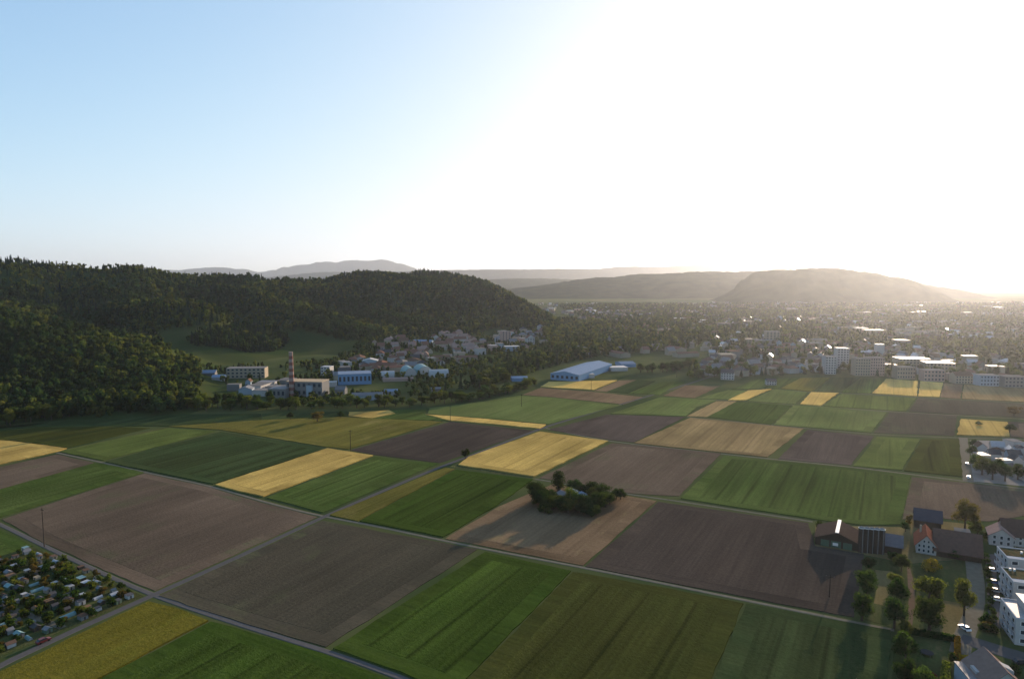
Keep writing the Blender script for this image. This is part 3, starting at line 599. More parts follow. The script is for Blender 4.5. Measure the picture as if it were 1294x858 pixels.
# gaps and strips of clearing between the woods
ok &= ~((u > 250) & (y < 960) & ~inpoly(u, v, COPSE))
ok &= ~((vnoise(x, y, 90, 31) > .84) & (y > 1000) & (rng.random(x.size) < .8))
x, y, hh, u, v = x[ok], y[ok], hh[ok], u[ok], v[ok]
con = np.clip((hh - 105) / 40, 0, 1) * .5 + ((vnoise(x, y, 130, 33) > .66) & (hh > 45)) * .4 + inpoly(u, v, COPSE) * .6
light = vnoise(x, y, 70, 35)
idx = np.where(rng.random(x.size) < con, rng.integers(8, 11, x.size), np.where(rng.random(x.size) < (light - .25) * 1.3, rng.integers(5, 8, x.size), rng.integers(0, 5, x.size)))
sz = rng.uniform(.45, 1.05, x.size) * (.85 + .3 * vnoise(x, y, 60, 36)) * np.where(hh > 100, .8, 1.0)
cx_, cy_ = jgrid(-560, -250, 900, 1300, 6.0); ch_ = hill_h(cx_, cy_); cu_, cv_ = proj(cx_, cy_, np.maximum(ch_, 0)); k_ = inpoly(cu_, cv_, COPSE)
x = np.concatenate([x, cx_[k_]]); y = np.concatenate([y, cy_[k_]]); hh = np.concatenate([hh, np.maximum(ch_[k_], 0)]); m_ = int(k_.sum())
idx = np.concatenate([idx, np.where(rng.random(m_) < .6, rng.integers(8, 11, m_), rng.integers(0, 5, m_))]); sz = np.concatenate([sz, rng.uniform(.5, .85, m_)])
scatter('hill_forest', 'dense dark forest covering the left hill', np.stack([x, y, hh - 1.0], 1), sz, idx)

# ------------------------------------------------------------------ buildings
WALL = {n: plain('wall_' + n, c, .85, .06) for n, c in dict(white=(.38, .37, .355), cream=(.33, .285, .215), grey=(.17, .17, .165), blue=(.13, .24, .38), pale_blue=(.28, .34, .39), brown=(.09, .065, .045), beige=(.29, .25, .19), yellow=(.42, .31, .12), green=(.10, .14, .10), pink=(.36, .26, .22), dark=(.06, .055, .05)).items()}
ROOF = {n: plain('roof_' + n, c, r, .15) for n, (c, r) in dict(red=((.17, .092, .066), .8), brown=((.13, .08, .055), .8), dark=((.055, .05, .05), .7), grey=((.15, .15, .155), .65), white=((.34, .34, .33), .6), pink=((.27, .185, .155), .8), blue=((.20, .26, .34), .72), metal=((.34, .35, .36), .35), gravel=((.19, .18, .165), .85), rust=((.20, .12, .07), .85), tan=((.40, .31, .20), .8), teal=((.16, .27, .27), .6)).items()}
glass_m = plain('window_glass', (.03, .04, .05), .15, .05)
frame_m = plain('window_frame', (.6, .6, .58), .6, .05)
def gable_meshes(w, l, eave, ridge, ov=.4, th=.25):
    """walls and roof of a gabled house, ridge along local y; w across, l along"""
    a = MB().prism([(-w / 2, -.4), (w / 2, -.4), (w / 2, eave), (0, ridge), (-w / 2, eave)], -l / 2, l / 2).mesh('wall', [WALL['white']])
    k = (ridge - eave) / (w / 2); b = MB()
    for s in (-1, 1):
        xo = s * (w / 2 + ov); zo = eave - k * ov + .04; pr = [(0, ridge + .04), (xo, zo), (xo, zo + th), (0, ridge + th + .04)]
        b.prism(pr if s < 0 else pr[::-1], -l / 2 - ov, l / 2 + ov)
    return a, b.mesh('roof', [ROOF['red']])
def hip_meshes(w, l, eave, ridge, ov=.5):
    a = MB().box(-w / 2, w / 2, -l / 2, l / 2, -.4, eave).mesh('wall', [WALL['white']])
    X, Y = w / 2 + ov, l / 2 + ov; q = max(l / 2 - w * .42, .05)
    b = MB().add([(-X, -Y, eave + .02), (X, -Y, eave + .02), (X, Y, eave + .02), (-X, Y, eave + .02), (0, -q, ridge), (0, q, ridge)], [(0, 1, 4), (1, 2, 5, 4), (2, 3, 5), (3, 0, 4, 5), (3, 2, 1, 0)]).mesh('roof', [ROOF['red']])
    return a, b
def flat_meshes(w, l, h, par=.35):
    a = MB().box(-w / 2, w / 2, -l / 2, l / 2, -.4, h).mesh('wall', [WALL['white']])
    b = MB().box(-w / 2 - .15, w / 2 + .15, -l / 2 - .15, l / 2 + .15, h + .003, h + par).mesh('roof', [ROOF['gravel']])
    return a, b
def arch_meshes(w, l, h, n=10):
    prof = [(w / 2 * math.cos(math.pi * i / n), h * math.sin(math.pi * i / n)) for i in range(n + 1)]
    a = MB().prism([(-w / 2 * .97, -.4)] + [(w / 2 * .97, -.4)] + [(x * .97, z * .97) for x, z in prof], -l / 2, l / 2).mesh('wall', [WALL['white']])
    b = MB(); o = [(x, max(z, .0)) for x, z in prof]; i_ = [(x * .975, max(z * .975, 0)) for x, z in prof]
    for k in range(n): b.prism([o[k], o[k + 1], i_[k + 1], i_[k]], -l / 2 - .3, l / 2 + .3)
    return a, b.mesh('roof', [ROOF['metal']])
HT = {'gable': gable_meshes(9, 12, 5.2, 8.8), 'steep': gable_meshes(9, 11, 4.8, 9.6), 'long': gable_meshes(10, 22, 6.5, 10.2), 'hip': hip_meshes(10.5, 12.5, 5.8, 9.2), 'flat': flat_meshes(11, 14, 8), 'block': flat_meshes(13, 26, 13), 'hall': gable_meshes(18, 34, 6.5, 8.8), 'shed': flat_meshes(20, 32, 7)}
CHIM = MB().box(-.35, .35, -.35, .35, 0, 2.2).mesh('chimney', [WALL['beige']])
def house(name, type_, x, y, rz, wall, roof, s=(1, 1, 1), z=0.0, cat='house', group=None, label=None, chimney=False):
    e = empty(name, (x, y, z), rz); e.scale = s
    a, b = HT[type_] if isinstance(type_, str) else type_
    link('wall', a, e, mat=WALL[wall]); r = link('roof', b, e, mat=ROOF[roof])
    if chimney: link('chimney', CHIM, r, (1.6, 2.0, 6.4))
    return tag(e, label, cat, group)
WIN = MB().box(-.5, .5, -.05, .05, -.7, .7).mesh('window', [glass_m])
WFR = MB().box(-.62, .62, -.03, .03, .7, .82).box(-.62, .62, -.03, .03, -.86, -.7).box(-.62, -.5, -.03, .03, -.7, .7).box(.5, .62, -.03, .03, -.7, .7).mesh('frame', [frame_m])
def window(parent, x, y, z, rz=0.0, s=(1, 1, 1), frame=True):
    o = link('window', WIN, parent, (x, y, z), rz); o.scale = s
    if frame: link('frame', WFR, o)
    return o
LABELS = []                                      # (object, description, u) settled at the end of each cluster
FOOT = []                                        # footprints, so that trees keep clear of houses
WD = dict(white='white', cream='cream', grey='grey', blue='blue', pale_blue='pale blue', beige='beige', yellow='ochre', pink='pink', brown='brown', green='green', dark='dark')
RD = dict(red='red', brown='brown', dark='dark', grey='grey', white='white', pink='pinkish', blue='blue', metal='shiny', gravel='gravel', rust='rusty', tan='tan', teal='teal')
TD = dict(gable='house', steep='steep house', long='long house', hip='hipped house', flat='flat-topped house', block='apartment block', hall='hall', shed='low shed')
GRID = {}
def free(x, y, r):
    while len(FOOT) > GRID.setdefault('n', 0):
        a, b, c = FOOT[GRID['n']]; GRID['n'] += 1
        GRID.setdefault((int(a // 60), int(b // 60)), []).append((a, b, c))
    i, j = int(x // 60), int(y // 60)
    return all((a - x) ** 2 + (b - y) ** 2 >= (r + c) ** 2 for ii in (i - 1, i, i + 1) for jj in (j - 1, j, j + 1) for a, b, c in GRID.get((ii, jj), ()))
def cluster(poly, n, types, walls, roofs, where, group, ang=None, gap=8.0, smin=.8, smax=1.15, zf=None, tries=60, cat='house'):
    us = [p[0] for p in poly]; vs = [p[1] for p in poly]; made = 0
    for _ in range(n * tries):
        if made >= n: break
        v = vs_sample(min(vs), max(vs)); u = random.uniform(min(us), max(us))
        if not inpoly([u], [v], poly)[0]: continue
        p = gp(u, v)
        z = 0.0
        if zf is not None:                        # walk the ray out to where it meets the slope
            d = ray(u, v); tt = np.arange(700, 2200, 8.0); Q = np.array([0, 0, CH])[None] + d[None] * tt[:, None]; zz = np.maximum(zf(Q[:, 0], Q[:, 1]), 0)
            k_ = np.argmax(Q[:, 2] <= zz); p = Q[k_]; z = float(zz[k_]) - .3
        if not free(p[0], p[1], gap): continue
        t = random.choice(types); w = random.choice(walls); r = random.choice(roofs)
        if t in ('flat', 'block', 'shed'): r = random.choice(['gravel', 'grey', 'gravel'])
        k = random.uniform(smin, smax); a = (ang if ang is not None else random.choice([0, R(90)]) + R(20)) + random.uniform(-.25, .25) + random.choice([0, math.pi / 2])
        nm = {'block': 'apartment_block', 'hall': 'factory_hall', 'shed': 'factory_hall'}.get(t, 'house')
        o = house(nm, t, p[0], p[1], a, w, r, (k, k * random.uniform(.85, 1.2), k * random.uniform(.9, 1.15)), z, cat if nm == 'house' else nm.replace('_', ' '), group, chimney=t in ('gable', 'steep'))
        FOOT.append((p[0], p[1], gap)); LABELS.append((o, '%s %s with %s roof %s' % (WD[w], TD[t], RD[r], where), u)); made += 1
def vs_sample(a, b):
    # even over the ground, not over the picture
    da = 1 / max(a - HOR, 3); db = 1 / (b - HOR); return HOR + 1 / random.uniform(db, da)

# --- single buildings one can point out: u0, u1 and base v in the photo, height and depth in metres
def big(name, label, u0, u1, vb, h, depth, wall, roof, kind='flat', rz=0.0, cat='building', eave=None, win=None, z=0.0, group=None):
    a = gp(u0, vb, z); b = gp(u1, vb, z); w = (b - a)[0]; c = (a + b) / 2
    dx = np.array([math.cos(rz), math.sin(rz)]); dy = np.array([-dx[1], dx[0]])
    c = c[:2] + dy * depth / 2
    if kind == 'flat': ms = flat_meshes(w, depth, h)
    elif kind == 'gx': ms = gable_meshes(depth, w, eave or h * .7, h)        # ridge across the view
    elif kind == 'gy': ms = gable_meshes(w, depth, eave or h * .7, h)        # gable towards the view
    elif kind == 'arch': ms = arch_meshes(w, depth, h)
    elif kind == 'archx': ms = arch_meshes(depth, w, h)
    elif kind == 'hip': ms = hip_meshes(w, depth, eave or h * .65, h)
    r = rz + (math.pi / 2 if kind in ('gx', 'archx') else 0)
    e = house(name, ms, c[0], c[1], r, wall, roof, z=z, cat=cat, label=label, group=group)
    FOOT.append((c[0], c[1], max(w, depth) * .6))
    if win:
        nx, nz = win; hh = eave or (h if kind == 'flat' else h * .7)
        for i in range(nx):
            for k in range(nz):
                px = (i + .5) / nx * w - w / 2; pz = (k + .55) / nz * hh
                s = (w / nx * .5, 1, hh / nz * .32)
                if r == rz: window(e, px, -depth / 2 - .04, pz, 0, s, False)
                else: window(e, -depth / 2 - .04, px * -1, pz, math.pi / 2, s, False)
    return e
# works with the chimney
def chimney_stack():
    p = gp(369, 501); e = empty('factory_chimney', (p[0], p[1], 0)); H = 45.0
    tag(e, 'tall red and white banded factory chimney', 'chimney'); n = 14
    red = plain('chimney_red', (.20, .09, .07), .8); wht = plain('chimney_pale', (.30, .22, .19), .8)
    for i in range(n):
        r0 = 2.9 - 1.0 * i / n; r1 = 2.9 - 1.0 * (i + 1) / n
        MB().cyl(0, 0, H * i / n, H * (i + 1) / n, r0, r1, 16).build('band', red if i % 2 == 0 else wht, e)
    MB().cyl(0, 0, H, H + .8, 2.15, 2.15, 16).build('rim', wht, e)
    FOOT.append((p[0], p[1], 8))
chimney_stack()
big('factory_hall', 'tall grey works building right behind the red and white chimney', 361, 408, 501, 15, 20, 'grey', 'tan', 'flat', R(-6), 'factory', win=(7, 2))
big('storage_tank_house', 'bright pale blue block at the right end of the chimney works', 387, 394, 502, 12, 6, 'pale_blue', 'grey', 'flat', R(-6), 'building')
big('factory_hall', 'low grey works shed left of the chimney', 338, 361, 503, 9, 20, 'grey', 'grey', 'flat', R(-6), 'factory', win=(4, 1))
big('factory_hall', 'small pale shed with a white end left of the chimney works', 302, 318, 499, 8, 14, 'pale_blue', 'grey', 'gy', R(10), 'factory')
big('factory_hall', 'low white shed between the chimney works and the pale shed', 318, 337, 501, 6, 14, 'white', 'gravel', 'flat', R(-4), 'factory')
big('apartment_block', 'long beige block behind trees left of the chimney', 287, 334, 478, 12, 16, 'beige', 'gravel', 'flat', R(5), 'building', win=(9, 3))
big('house', 'dark blue roofed building at the foot of the forest spur', 251, 271, 478, 9, 14, 'grey', 'blue', 'gx', R(8), 'house')
big('house', 'white low building right of the dark blue roof by the spur', 268, 283, 482, 7, 12, 'white', 'blue', 'gx', R(8), 'house')
big('factory_hall', 'long bright blue factory hall in the village', 428, 469, 486, 12, 26, 'blue', 'blue', 'flat', R(14), 'factory', win=(8, 1))
big('factory_hall', 'white low annex in front of the bright blue factory hall', 412, 425, 489, 5, 10, 'white', 'white', 'flat', R(10), 'factory')
big('house', 'white cube house left of the bright blue factory hall', 405, 417, 475, 11, 12, 'white', 'white', 'flat', R(-10), 'house', win=(3, 3))
big('greenhouse', 'left arched pale hall at the village edge', 511, 527, 475, 10, 30, 'white', 'teal', 'arch', R(20), 'hall')
big('greenhouse', 'middle arched pale hall at the village edge', 527, 548, 474, 11, 30, 'white', 'teal', 'arch', R(20), 'hall')
big('greenhouse', 'long cream arched hall lying right of the two pale arched halls', 543, 567, 477, 9, 18, 'white', 'white', 'archx', R(12), 'hall')
big('tent_hall', 'small white domed tent hall right of the blue factory hall', 481, 498, 477, 7, 16, 'cream', 'white', 'archx', R(8), 'hall')
big('factory_hall', 'pinkish low sheds in front of the white domed hall', 484, 522, 482, 4, 10, 'pink', 'pink', 'gx', R(10), 'factory')
big('factory_hall', 'long pale blue house at the upper village', 515, 546, 436, 9, 14, 'pale_blue', 'blue', 'gx', R(-15), 'house')
big('factory_hall', 'white blue gabled hall left of the upper village', 458, 477, 462, 9, 18, 'pale_blue', 'white', 'gy', R(8), 'house')
big('apartment_tower', 'pinkish square tower block at the right village end', 634, 646, 434, 22, 12, 'pink', 'gravel', 'flat', R(20), 'building', win=(3, 6))
big('apartment_tower', 'white tower block with red roofs beside it at the right village end', 666, 676, 437, 20, 11, 'white', 'red', 'gy', R(20), 'building', win=(3, 5))
big('factory_hall', 'pale teal low block below the pinkish tower block', 638, 657, 444, 8, 14, 'pale_blue', 'white', 'flat', R(10), 'building')
big('pavilion', 'low pale sheds among the bushes by the river at left', 445, 483, 506, 7, 12, 'pale_blue', 'grey', 'gx', R(8), 'building')
big('pavilion', 'small white sheds by the river in front of the blue hall', 486, 502, 500, 6, 10, 'white', 'blue', 'gx', R(8), 'building')
big('pavilion', 'small grey shed by the riverside meadow', 545, 557, 495, 4, 10, 'grey', 'grey', 'gx', R(5), 'building')
big('factory_hall', 'long blue grey factory hall with slanted roof behind the golden field', 694, 733, 481, 11, 118, 'blue', 'blue', 'gy', R(-27), 'factory', eave=7.5, win=(6, 1))
big('factory_hall', 'white low hall in front of the long blue grey factory', 724, 752, 478, 4.5, 20, 'white', 'white', 'flat', R(12), 'factory')
big('factory_hall', 'blue roofed shed between trees right of the long factory', 785, 804, 464, 6, 30, 'blue', 'blue', 'gx', R(8), 'factory')
big('factory_hall', 'flat white roofs right of the long factory', 772, 794, 469, 4.5, 18, 'white', 'white', 'flat', R(10), 'factory')
big('factory_hall', 'low blue roof among trees left of the long factory', 647, 667, 482, 5, 16, 'blue', 'blue', 'gx', R(6), 'factory')
big('church_tower', 'pale slim tower rising from the riverside woods', 768.5, 772, 440, 22, 5, 'cream', 'grey', 'hip', R(10), 'tower')
# edge of town above the fields
big('apartment_block', 'white slab block at the left of the apartment group by the fields', 1043, 1056, 473, 22, 16, 'white', 'gravel', 'flat', R(-8), 'apartment block', win=(4, 7))
big('apartment_block', 'taller white block behind the left slab of the apartment group', 1058, 1072, 466, 27, 16, 'white', 'white', 'flat', R(-8), 'apartment block', win=(4, 8))
big('apartment_block', 'wide greyish block in the middle of the apartment group', 1081, 1099, 475, 21, 15, 'beige', 'gravel', 'flat', R(-6), 'apartment block', win=(6, 6))
big('apartment_block', 'wide pinkish block right of the middle of the apartment group', 1100, 1117, 475, 22, 15, 'pink', 'gravel', 'flat', R(-6), 'apartment block', win=(6, 6))
big('apartment_block', 'long beige terrace block right of the apartment group', 1134, 1156, 479, 14, 14, 'beige', 'gravel', 'flat', R(-4), 'apartment block', win=(7, 3))
big('apartment_block', 'long cream stepped block behind the beige terrace', 1137, 1174, 467, 14, 24, 'cream', 'white', 'flat', R(-8), 'apartment block', win=(9, 4))
big('apartment_block', 'second stepped block with bright roof, beige walls', 1172, 1205, 472, 13, 24, 'beige', 'white', 'flat', R(-14), 'apartment block', win=(8, 3))
big('apartment_block', 'low pinkish block right of the dark trees at the town edge', 1168, 1193, 482, 13, 13, 'pink', 'gravel', 'flat', R(-6), 'apartment block', win=(6, 3))
big('apartment_block', 'cream gabled block above the brown field', 1208, 1229, 485, 13, 14, 'cream', 'brown', 'gx', R(-4), 'apartment block', win=(6, 3))
big('apartment_block', 'pale blue block above the striped yellow field', 1239, 1262, 488, 12, 14, 'pale_blue', 'gravel', 'flat', R(-4), 'apartment block', win=(6, 3))
big('apartment_block', 'pale block at the right edge above the striped field', 1270, 1297, 490, 12, 14, 'grey', 'gravel', 'flat', R(-4), 'apartment block', win=(6, 3))
big('house', 'white twin house standing alone in the green fields', 969, 981, 487, 7, 9, 'white', 'dark', 'gx', R(-8), 'house', win=(4, 2))
big('apartment_block', 'white row of flats at the left edge of town', 911, 927, 480, 12, 13, 'white', 'dark', 'gx', R(-20), 'apartment block', win=(5, 3))
big('house', 'white house with two chimneys beside the lane at the town edge', 1007, 1018, 471, 12, 11, 'pale_blue', 'dark', 'gy', R(-10), 'house', win=(3, 3))
big('tower_block', 'pale tower block far in the hazy town', 968, 985, 436, 24, 20, 'beige', 'gravel', 'flat', R(-8), 'tower block', win=(4, 8))
big('gasometer', 'pale tall block in the hazy town below the flat-topped hill', 1108, 1117, 452, 20, 12, 'white', 'white', 'flat', R(-8), 'building')
# clusters
cluster([(473, 436), (500, 428), (545, 432), (545, 452), (520, 458), (480, 458)], 36, ['gable', 'gable', 'hip', 'steep'], ['white', 'cream', 'beige', 'pink'], ['red', 'brown', 'pink', 'red', 'dark'], 'left of the pink village roofs', 'village houses under the wooded hill', None, 9, .85, 1.2, hill_h)
cluster([(548, 424), (585, 422), (602, 432), (600, 446), (565, 446), (548, 440)], 26, ['gable', 'long', 'hip'], ['white', 'pink', 'cream'], ['pink', 'red', 'pink'], 'among the pink village roofs', 'village houses under the wooded hill', None, 10, .9, 1.25, hill_h)
cluster([(605, 434), (635, 420), (688, 414), (692, 438), (650, 448), (605, 450)], 28, ['gable', 'hip', 'flat'], ['white', 'pale_blue', 'cream', 'pink'], ['red', 'dark', 'brown', 'grey'], 'near the pinkish tower block', 'village houses under the wooded hill', None, 10, .85, 1.25, hill_h)
cluster([(420, 462), (450, 456), (545, 456), (590, 450), (600, 458), (500, 470), (430, 482)], 28, ['gable', 'hip', 'hall', 'flat'], ['white', 'cream', 'grey', 'beige'], ['red', 'brown', 'dark', 'grey'], 'around the blue hall', 'village houses under the wooded hill', None, 11, .8, 1.1)
cluster([(290, 486), (360, 484), (420, 488), (440, 500), (300, 506)], 8, ['gable', 'shed', 'flat'], ['white', 'grey', 'pale_blue'], ['grey', 'brown', 'dark'], 'around the chimney works', 'sheds around the chimney works', R(-6), 10, .6, .9, cat='building')
cluster([(880, 463), (905, 457), (960, 460), (960, 472), (930, 476), (885, 474)], 26, ['gable', 'hip', 'steep'], ['white', 'pale_blue', 'cream', 'white'], ['dark', 'dark', 'brown', 'grey'], 'among the town-edge firs', 'houses at the edge of town', None, 8.5, .85, 1.15)
cluster([(962, 463), (995, 458), (1040, 455), (1040, 470), (1000, 472), (965, 473)], 20, ['gable', 'hip', 'flat'], ['white', 'cream', 'pale_blue'], ['dark', 'brown', 'red'], 'left of the white slab block', 'houses at the edge of town', None, 9, .85, 1.15)
cluster([(1075, 460), (1135, 452), (1240, 452), (1296, 455), (1296, 486), (1235, 484), (1130, 472)], 34, ['gable', 'gable', 'hip', 'flat'], ['white', 'grey', 'cream'], ['dark', 'metal', 'grey', 'brown', 'red'], 'behind the right town-edge blocks', 'houses at the edge of town', R(-5), 10, .8, 1.2)
cluster([(720, 445), (870, 432), (900, 440), (880, 452), (790, 455), (740, 452)], 16, ['gable', 'hall', 'flat'], ['white', 'cream', 'beige'], ['red', 'brown', 'grey', 'white'], 'beyond the long factory', 'houses beyond the river woods', None, 12, .8, 1.2)
label_all(LABELS); LABELS.clear()

# --- the far town, too small and too many to tell apart
def far_town():
    b = MB(); mats = [WALL['beige'], WALL['cream'], WALL['grey'], WALL['pale_blue'], ROOF['red'], ROOF['brown'], ROOF['dark'], ROOF['white'], ROOF['metal'], ROOF['pink']]
    n = 0
    for _ in range(9000):
        if n >= 1750: break
        v = vs_sample(384, 458); u = random.uniform(670, 1500); p = gp(u, v); x0, y0 = p[0], p[1]
        if v > 425 and u < 900: continue
        if u < 735 and v > 402: continue
        dens = float(vnoise([x0], [y0], 170, 51)[0])
        if random.random() > (dens - .25) * 2.2: continue
        if not free(x0, y0, 7) or p[1] > 3500: continue
        big_ = random.random() < .11; w = random.uniform(7.5, 11) * (2.2 if big_ else 1); l = random.uniform(9, 14) * (2.2 if big_ else 1); h = random.uniform(5, 8) * (1.5 if big_ else 1)
        a = R(-8) + random.uniform(-.4, .4) + random.choice([0, R(90)]); ca, sa = math.cos(a), math.sin(a)
        T = lambda P: [(x0 + x * ca - y * sa, y0 + x * sa + y * ca, z) for x, y, z in P]
        wm = random.randrange(4)
        if big_:
            q = MB().box(-w / 2, w / 2, -l / 2, l / 2, -.3, h); b.add(T(q.v), q.f, wm)
            q = MB().box(-w / 2 - .2, w / 2 + .2, -l / 2 - .2, l / 2 + .2, h + .01, h + .5); b.add(T(q.v), q.f, random.choice([2, 6, 2, 5, 0, 8]))
        else:
            q = MB().prism([(-w / 2, -.3), (w / 2, -.3), (w / 2, h), (0, h + 3.2), (-w / 2, h)], -l / 2, l / 2); b.add(T(q.v), q.f, wm); rm = random.choice([4, 5, 6, 6, 5, 6, 5, 8]); q = MB()
            for s in (-1, 1):
                pr = [(0, h + 3.3), (s * (w / 2 + .5), h - .2), (s * (w / 2 + .5), h + .15), (0, h + 3.65)]; q.prism(pr if s < 0 else pr[::-1], -l / 2 - .4, l / 2 + .4)
            b.add(T(q.v), q.f, rm)
        FOOT.append((x0, y0, max(w, l) * .5)); n += 1
    o = b.build('distant_town', mats); tag(o, 'hazy distant town of pale buildings across the valley floor', kind='stuff')
far_town()

# ------------------------------------------------------------------ allotment gardens
ALLOT = [(-70, 725), (0, 706), (36, 692), (62, 700), (110, 722), (178, 752), (150, 764), (90, 790), (30, 815), (-20, 836), (-80, 860)]
field('allotment_ground', 'dark garden ground of the allotments', yard_m, [(-150, 760), (0, 704), (44, 691), (184, 753), (0, 831), (-150, 905)], .06)
def allotments():
    n = 0; placed = []; items = []
    o0 = gp(186, 754)[:2]; d1 = np.array([math.cos(D1), math.sin(D1)]); d2 = np.array([math.cos(D2), math.sin(D2)])
    spots = [(o0 - d2 * (5 + 5.3 * i) - d1 * (4.0 + 5.7 * j + (1.5 if i % 2 else 0)) * 1.0) for i in range(30) for j in range(-8, 18)]
    for q in spots:
        if n >= 190 or random.random() < .10: continue
        q = q + np.array([random.uniform(-.9, .9), random.uniform(-.9, .9)]); u, v = proj(q[0], q[1], 0)
        if u < -60 or not inpoly([u], [v], ALLOT)[0]: continue
        if abs((v - 764) - u * .36) < 5 and u < 90: continue
        p = gp(u, v)
        if any((p[0] - a) ** 2 + (p[1] - b) ** 2 < 3.9 ** 2 for a, b in placed): continue
        placed.append((p[0], p[1])); t = random.choice(['shed_flat', 'shed_gable', 'shed_gable', 'tunnel'] if random.random() < .6 else ['shed_flat', 'shed_gable'])
        wl = random.choice(['white', 'brown', 'cream', 'beige', 'green', 'grey']); rf = random.choice(['white', 'grey', 'metal', 'dark', 'tan', 'teal', 'brown', 'rust', 'grey', 'dark', 'brown'])
        if t == 'tunnel': wl, rf = 'white', random.choice(['metal', 'white', 'teal'])
        a = D2 + random.choice([0, math.pi / 2]) + random.uniform(-.08, .08); k = random.uniform(.46, .70)
        o = house('polytunnel' if t == 'tunnel' else 'garden_shed', SHEDS[t], p[0], p[1], a, wl, rf, (k, k * random.uniform(.9, 1.4), k), 0, 'polytunnel' if t == 'tunnel' else 'garden shed', 'sheds in the allotment gardens')
        if t != 'tunnel': link('door', DOOR, o, (0, -1.62, 1.0))
        items.append((o, '%s in the allotments%s' % (('%s plastic garden tunnel' % RD[rf]) if t == 'tunnel' else '%s shed with %s %s roof' % (WD[wl], RD[rf].replace(' tiled', ''), 'flat' if t == 'shed_flat' else 'pitched'), ' before the path' if v > 764 + u * .36 and u < 90 else ''), u)); n += 1
    label_all(items)
    return placed
SHEDS = {'shed_flat': flat_meshes(3.6, 3.2, 2.3, .15), 'shed_gable': gable_meshes(3.4, 3.2, 2.1, 3.1, .25, .1), 'tunnel': arch_meshes(2.8, 5.5, 1.9, 8)}
DOOR = MB().box(-.4, .4, -.03, .03, -.98, .95).mesh('door', [WALL['dark']])
shed_at = allotments()
items = []
for _ in range(6000):
    if len(items) >= 270: break
    v = random.uniform(690, 850); u = random.uniform(-60, 185)
    if not inpoly([u], [v], ALLOT)[0]: continue
    p = gp(u, v)
    if any((p[0] - a) ** 2 + (p[1] - b) ** 2 < 2.3 ** 2 for a, b in shed_at): continue
    k, d = random.choice([('bush_dark', 'dark green'), ('bush_mid', 'mid green'), ('bush_olive', 'olive green'), ('bush_dark', 'dark green'), ('bush_mid', 'mid green'), ('bush_olive', 'olive green'), ('bush_rust', 'rusty brown')])
    sz = random.uniform(.58, 1.15); o = tree('garden_bush', k, p[0], p[1], 3 * sz, 3.4 * sz, 0, 'bush', 'bushes in the allotment gardens')
    items.append((o, '%s %s bush in the allotment gardens' % ('large' if sz > .82 else 'small', d), u))
label_all(items)

# ------------------------------------------------------------------ the farm at right
wood_m = plain('barn_wood', (.055, .042, .03), .9, .2, 1.5); tile_m = plain('barn_tile', (.06, .044, .034), .85, .2, .8); light_m = plain('ridge_skylight', (.75, .72, .66), .25, .05)
door_m = plain('door_green', (.05, .09, .06), .7); stone_m = plain('stone_base', (.3, .28, .25), .9, .2, 1)
def farm_frame(name, u, v, label, cat, rz=D2): return tag(empty(name, gp(u, v), rz), label, cat)
def gable_parts(e, w, l, eave, ridge, x0, y0, wm, rm, ov=.6, th=.3):
    """gable front at local y0, ridge along local +y"""
    MB().prism([(x0 - w / 2, -.3), (x0 + w / 2, -.3), (x0 + w / 2, eave), (x0, ridge), (x0 - w / 2, eave)], y0, y0 + l).build('wall', wm, e)
    k = (ridge - eave) / (w / 2); r = []
    for s in (-1, 1):
        xo = x0 + s * (w / 2 + ov); zo = eave - k * ov + .04; pr = [(x0, ridge + .04), (xo, zo), (xo, zo + th), (x0, ridge + th + .04)]
        r.append(MB().prism(pr if s < 0 else pr[::-1], y0 - ov, y0 + l + ov).build('roof', rm, e))
    return r
# open barn with the bright ridge light
e = farm_frame('barn', 1057, 692, 'brown timber barn with a bright skylight strip along its ridge', 'barn')
rs = gable_parts(e, 17.5, 17, 3.4, 6.8, 0, 0, wood_m, tile_m)
MB().box(-.75, .75, -.7, 17.7, 7.0, 7.35).build('ridge_skylight', light_m, e)
MB().box(-6.5, -3.0, -.08, -.01, 0, 2.9).build('door', door_m, e); MB().box(-2.4, 1.8, -.08, -.01, .0, 3.0).build('door', door_m, e); MB().box(2.6, 6.2, -.08, -.01, 0, 2.9).build('door', door_m, e)
MB().box(-1.6, .6, -.14, -.09, .9, 2.2).build('panel', frame_m, e)
for i, u in enumerate((1087.5, 1094, 1100.5, 1107, 1113.5)):
    p = gp(u, 697 + i * .55)
    s = tag(empty('silo', p), None, 'silo', 'tower silos beside the barn')
    LABELS.append((s, 'tall dark brown tower silo beside the barn', u))
    MB().cyl(0, 0, -.2, 10.8, 1.22, 1.22, 18).build('body', tile_m, s); MB().cyl(0, 0, 10.8, 11.05, 1.32, 1.32, 18).build('rim', frame_m, s); MB().cyl(0, 0, 11.05, 11.7, 1.22, .2, 18).build('cap', WALL['grey'], s)
    MB().box(-.12, .12, -1.42, -1.2, 0, 10.9).build('pipe', WALL['grey'], s)
label_all(LABELS); LABELS.clear()
e = farm_frame('barn', 1126, 699, 'small dark barn with grey roof right of the silos', 'barn')
e.rotation_euler = (0, 0, D2 + math.pi / 2); gable_parts(e, 10, 8, 3.6, 7.0, 4.5, -4, wood_m, plain('roof_old_grey', (.11, .105, .11), .7, .2, .6))
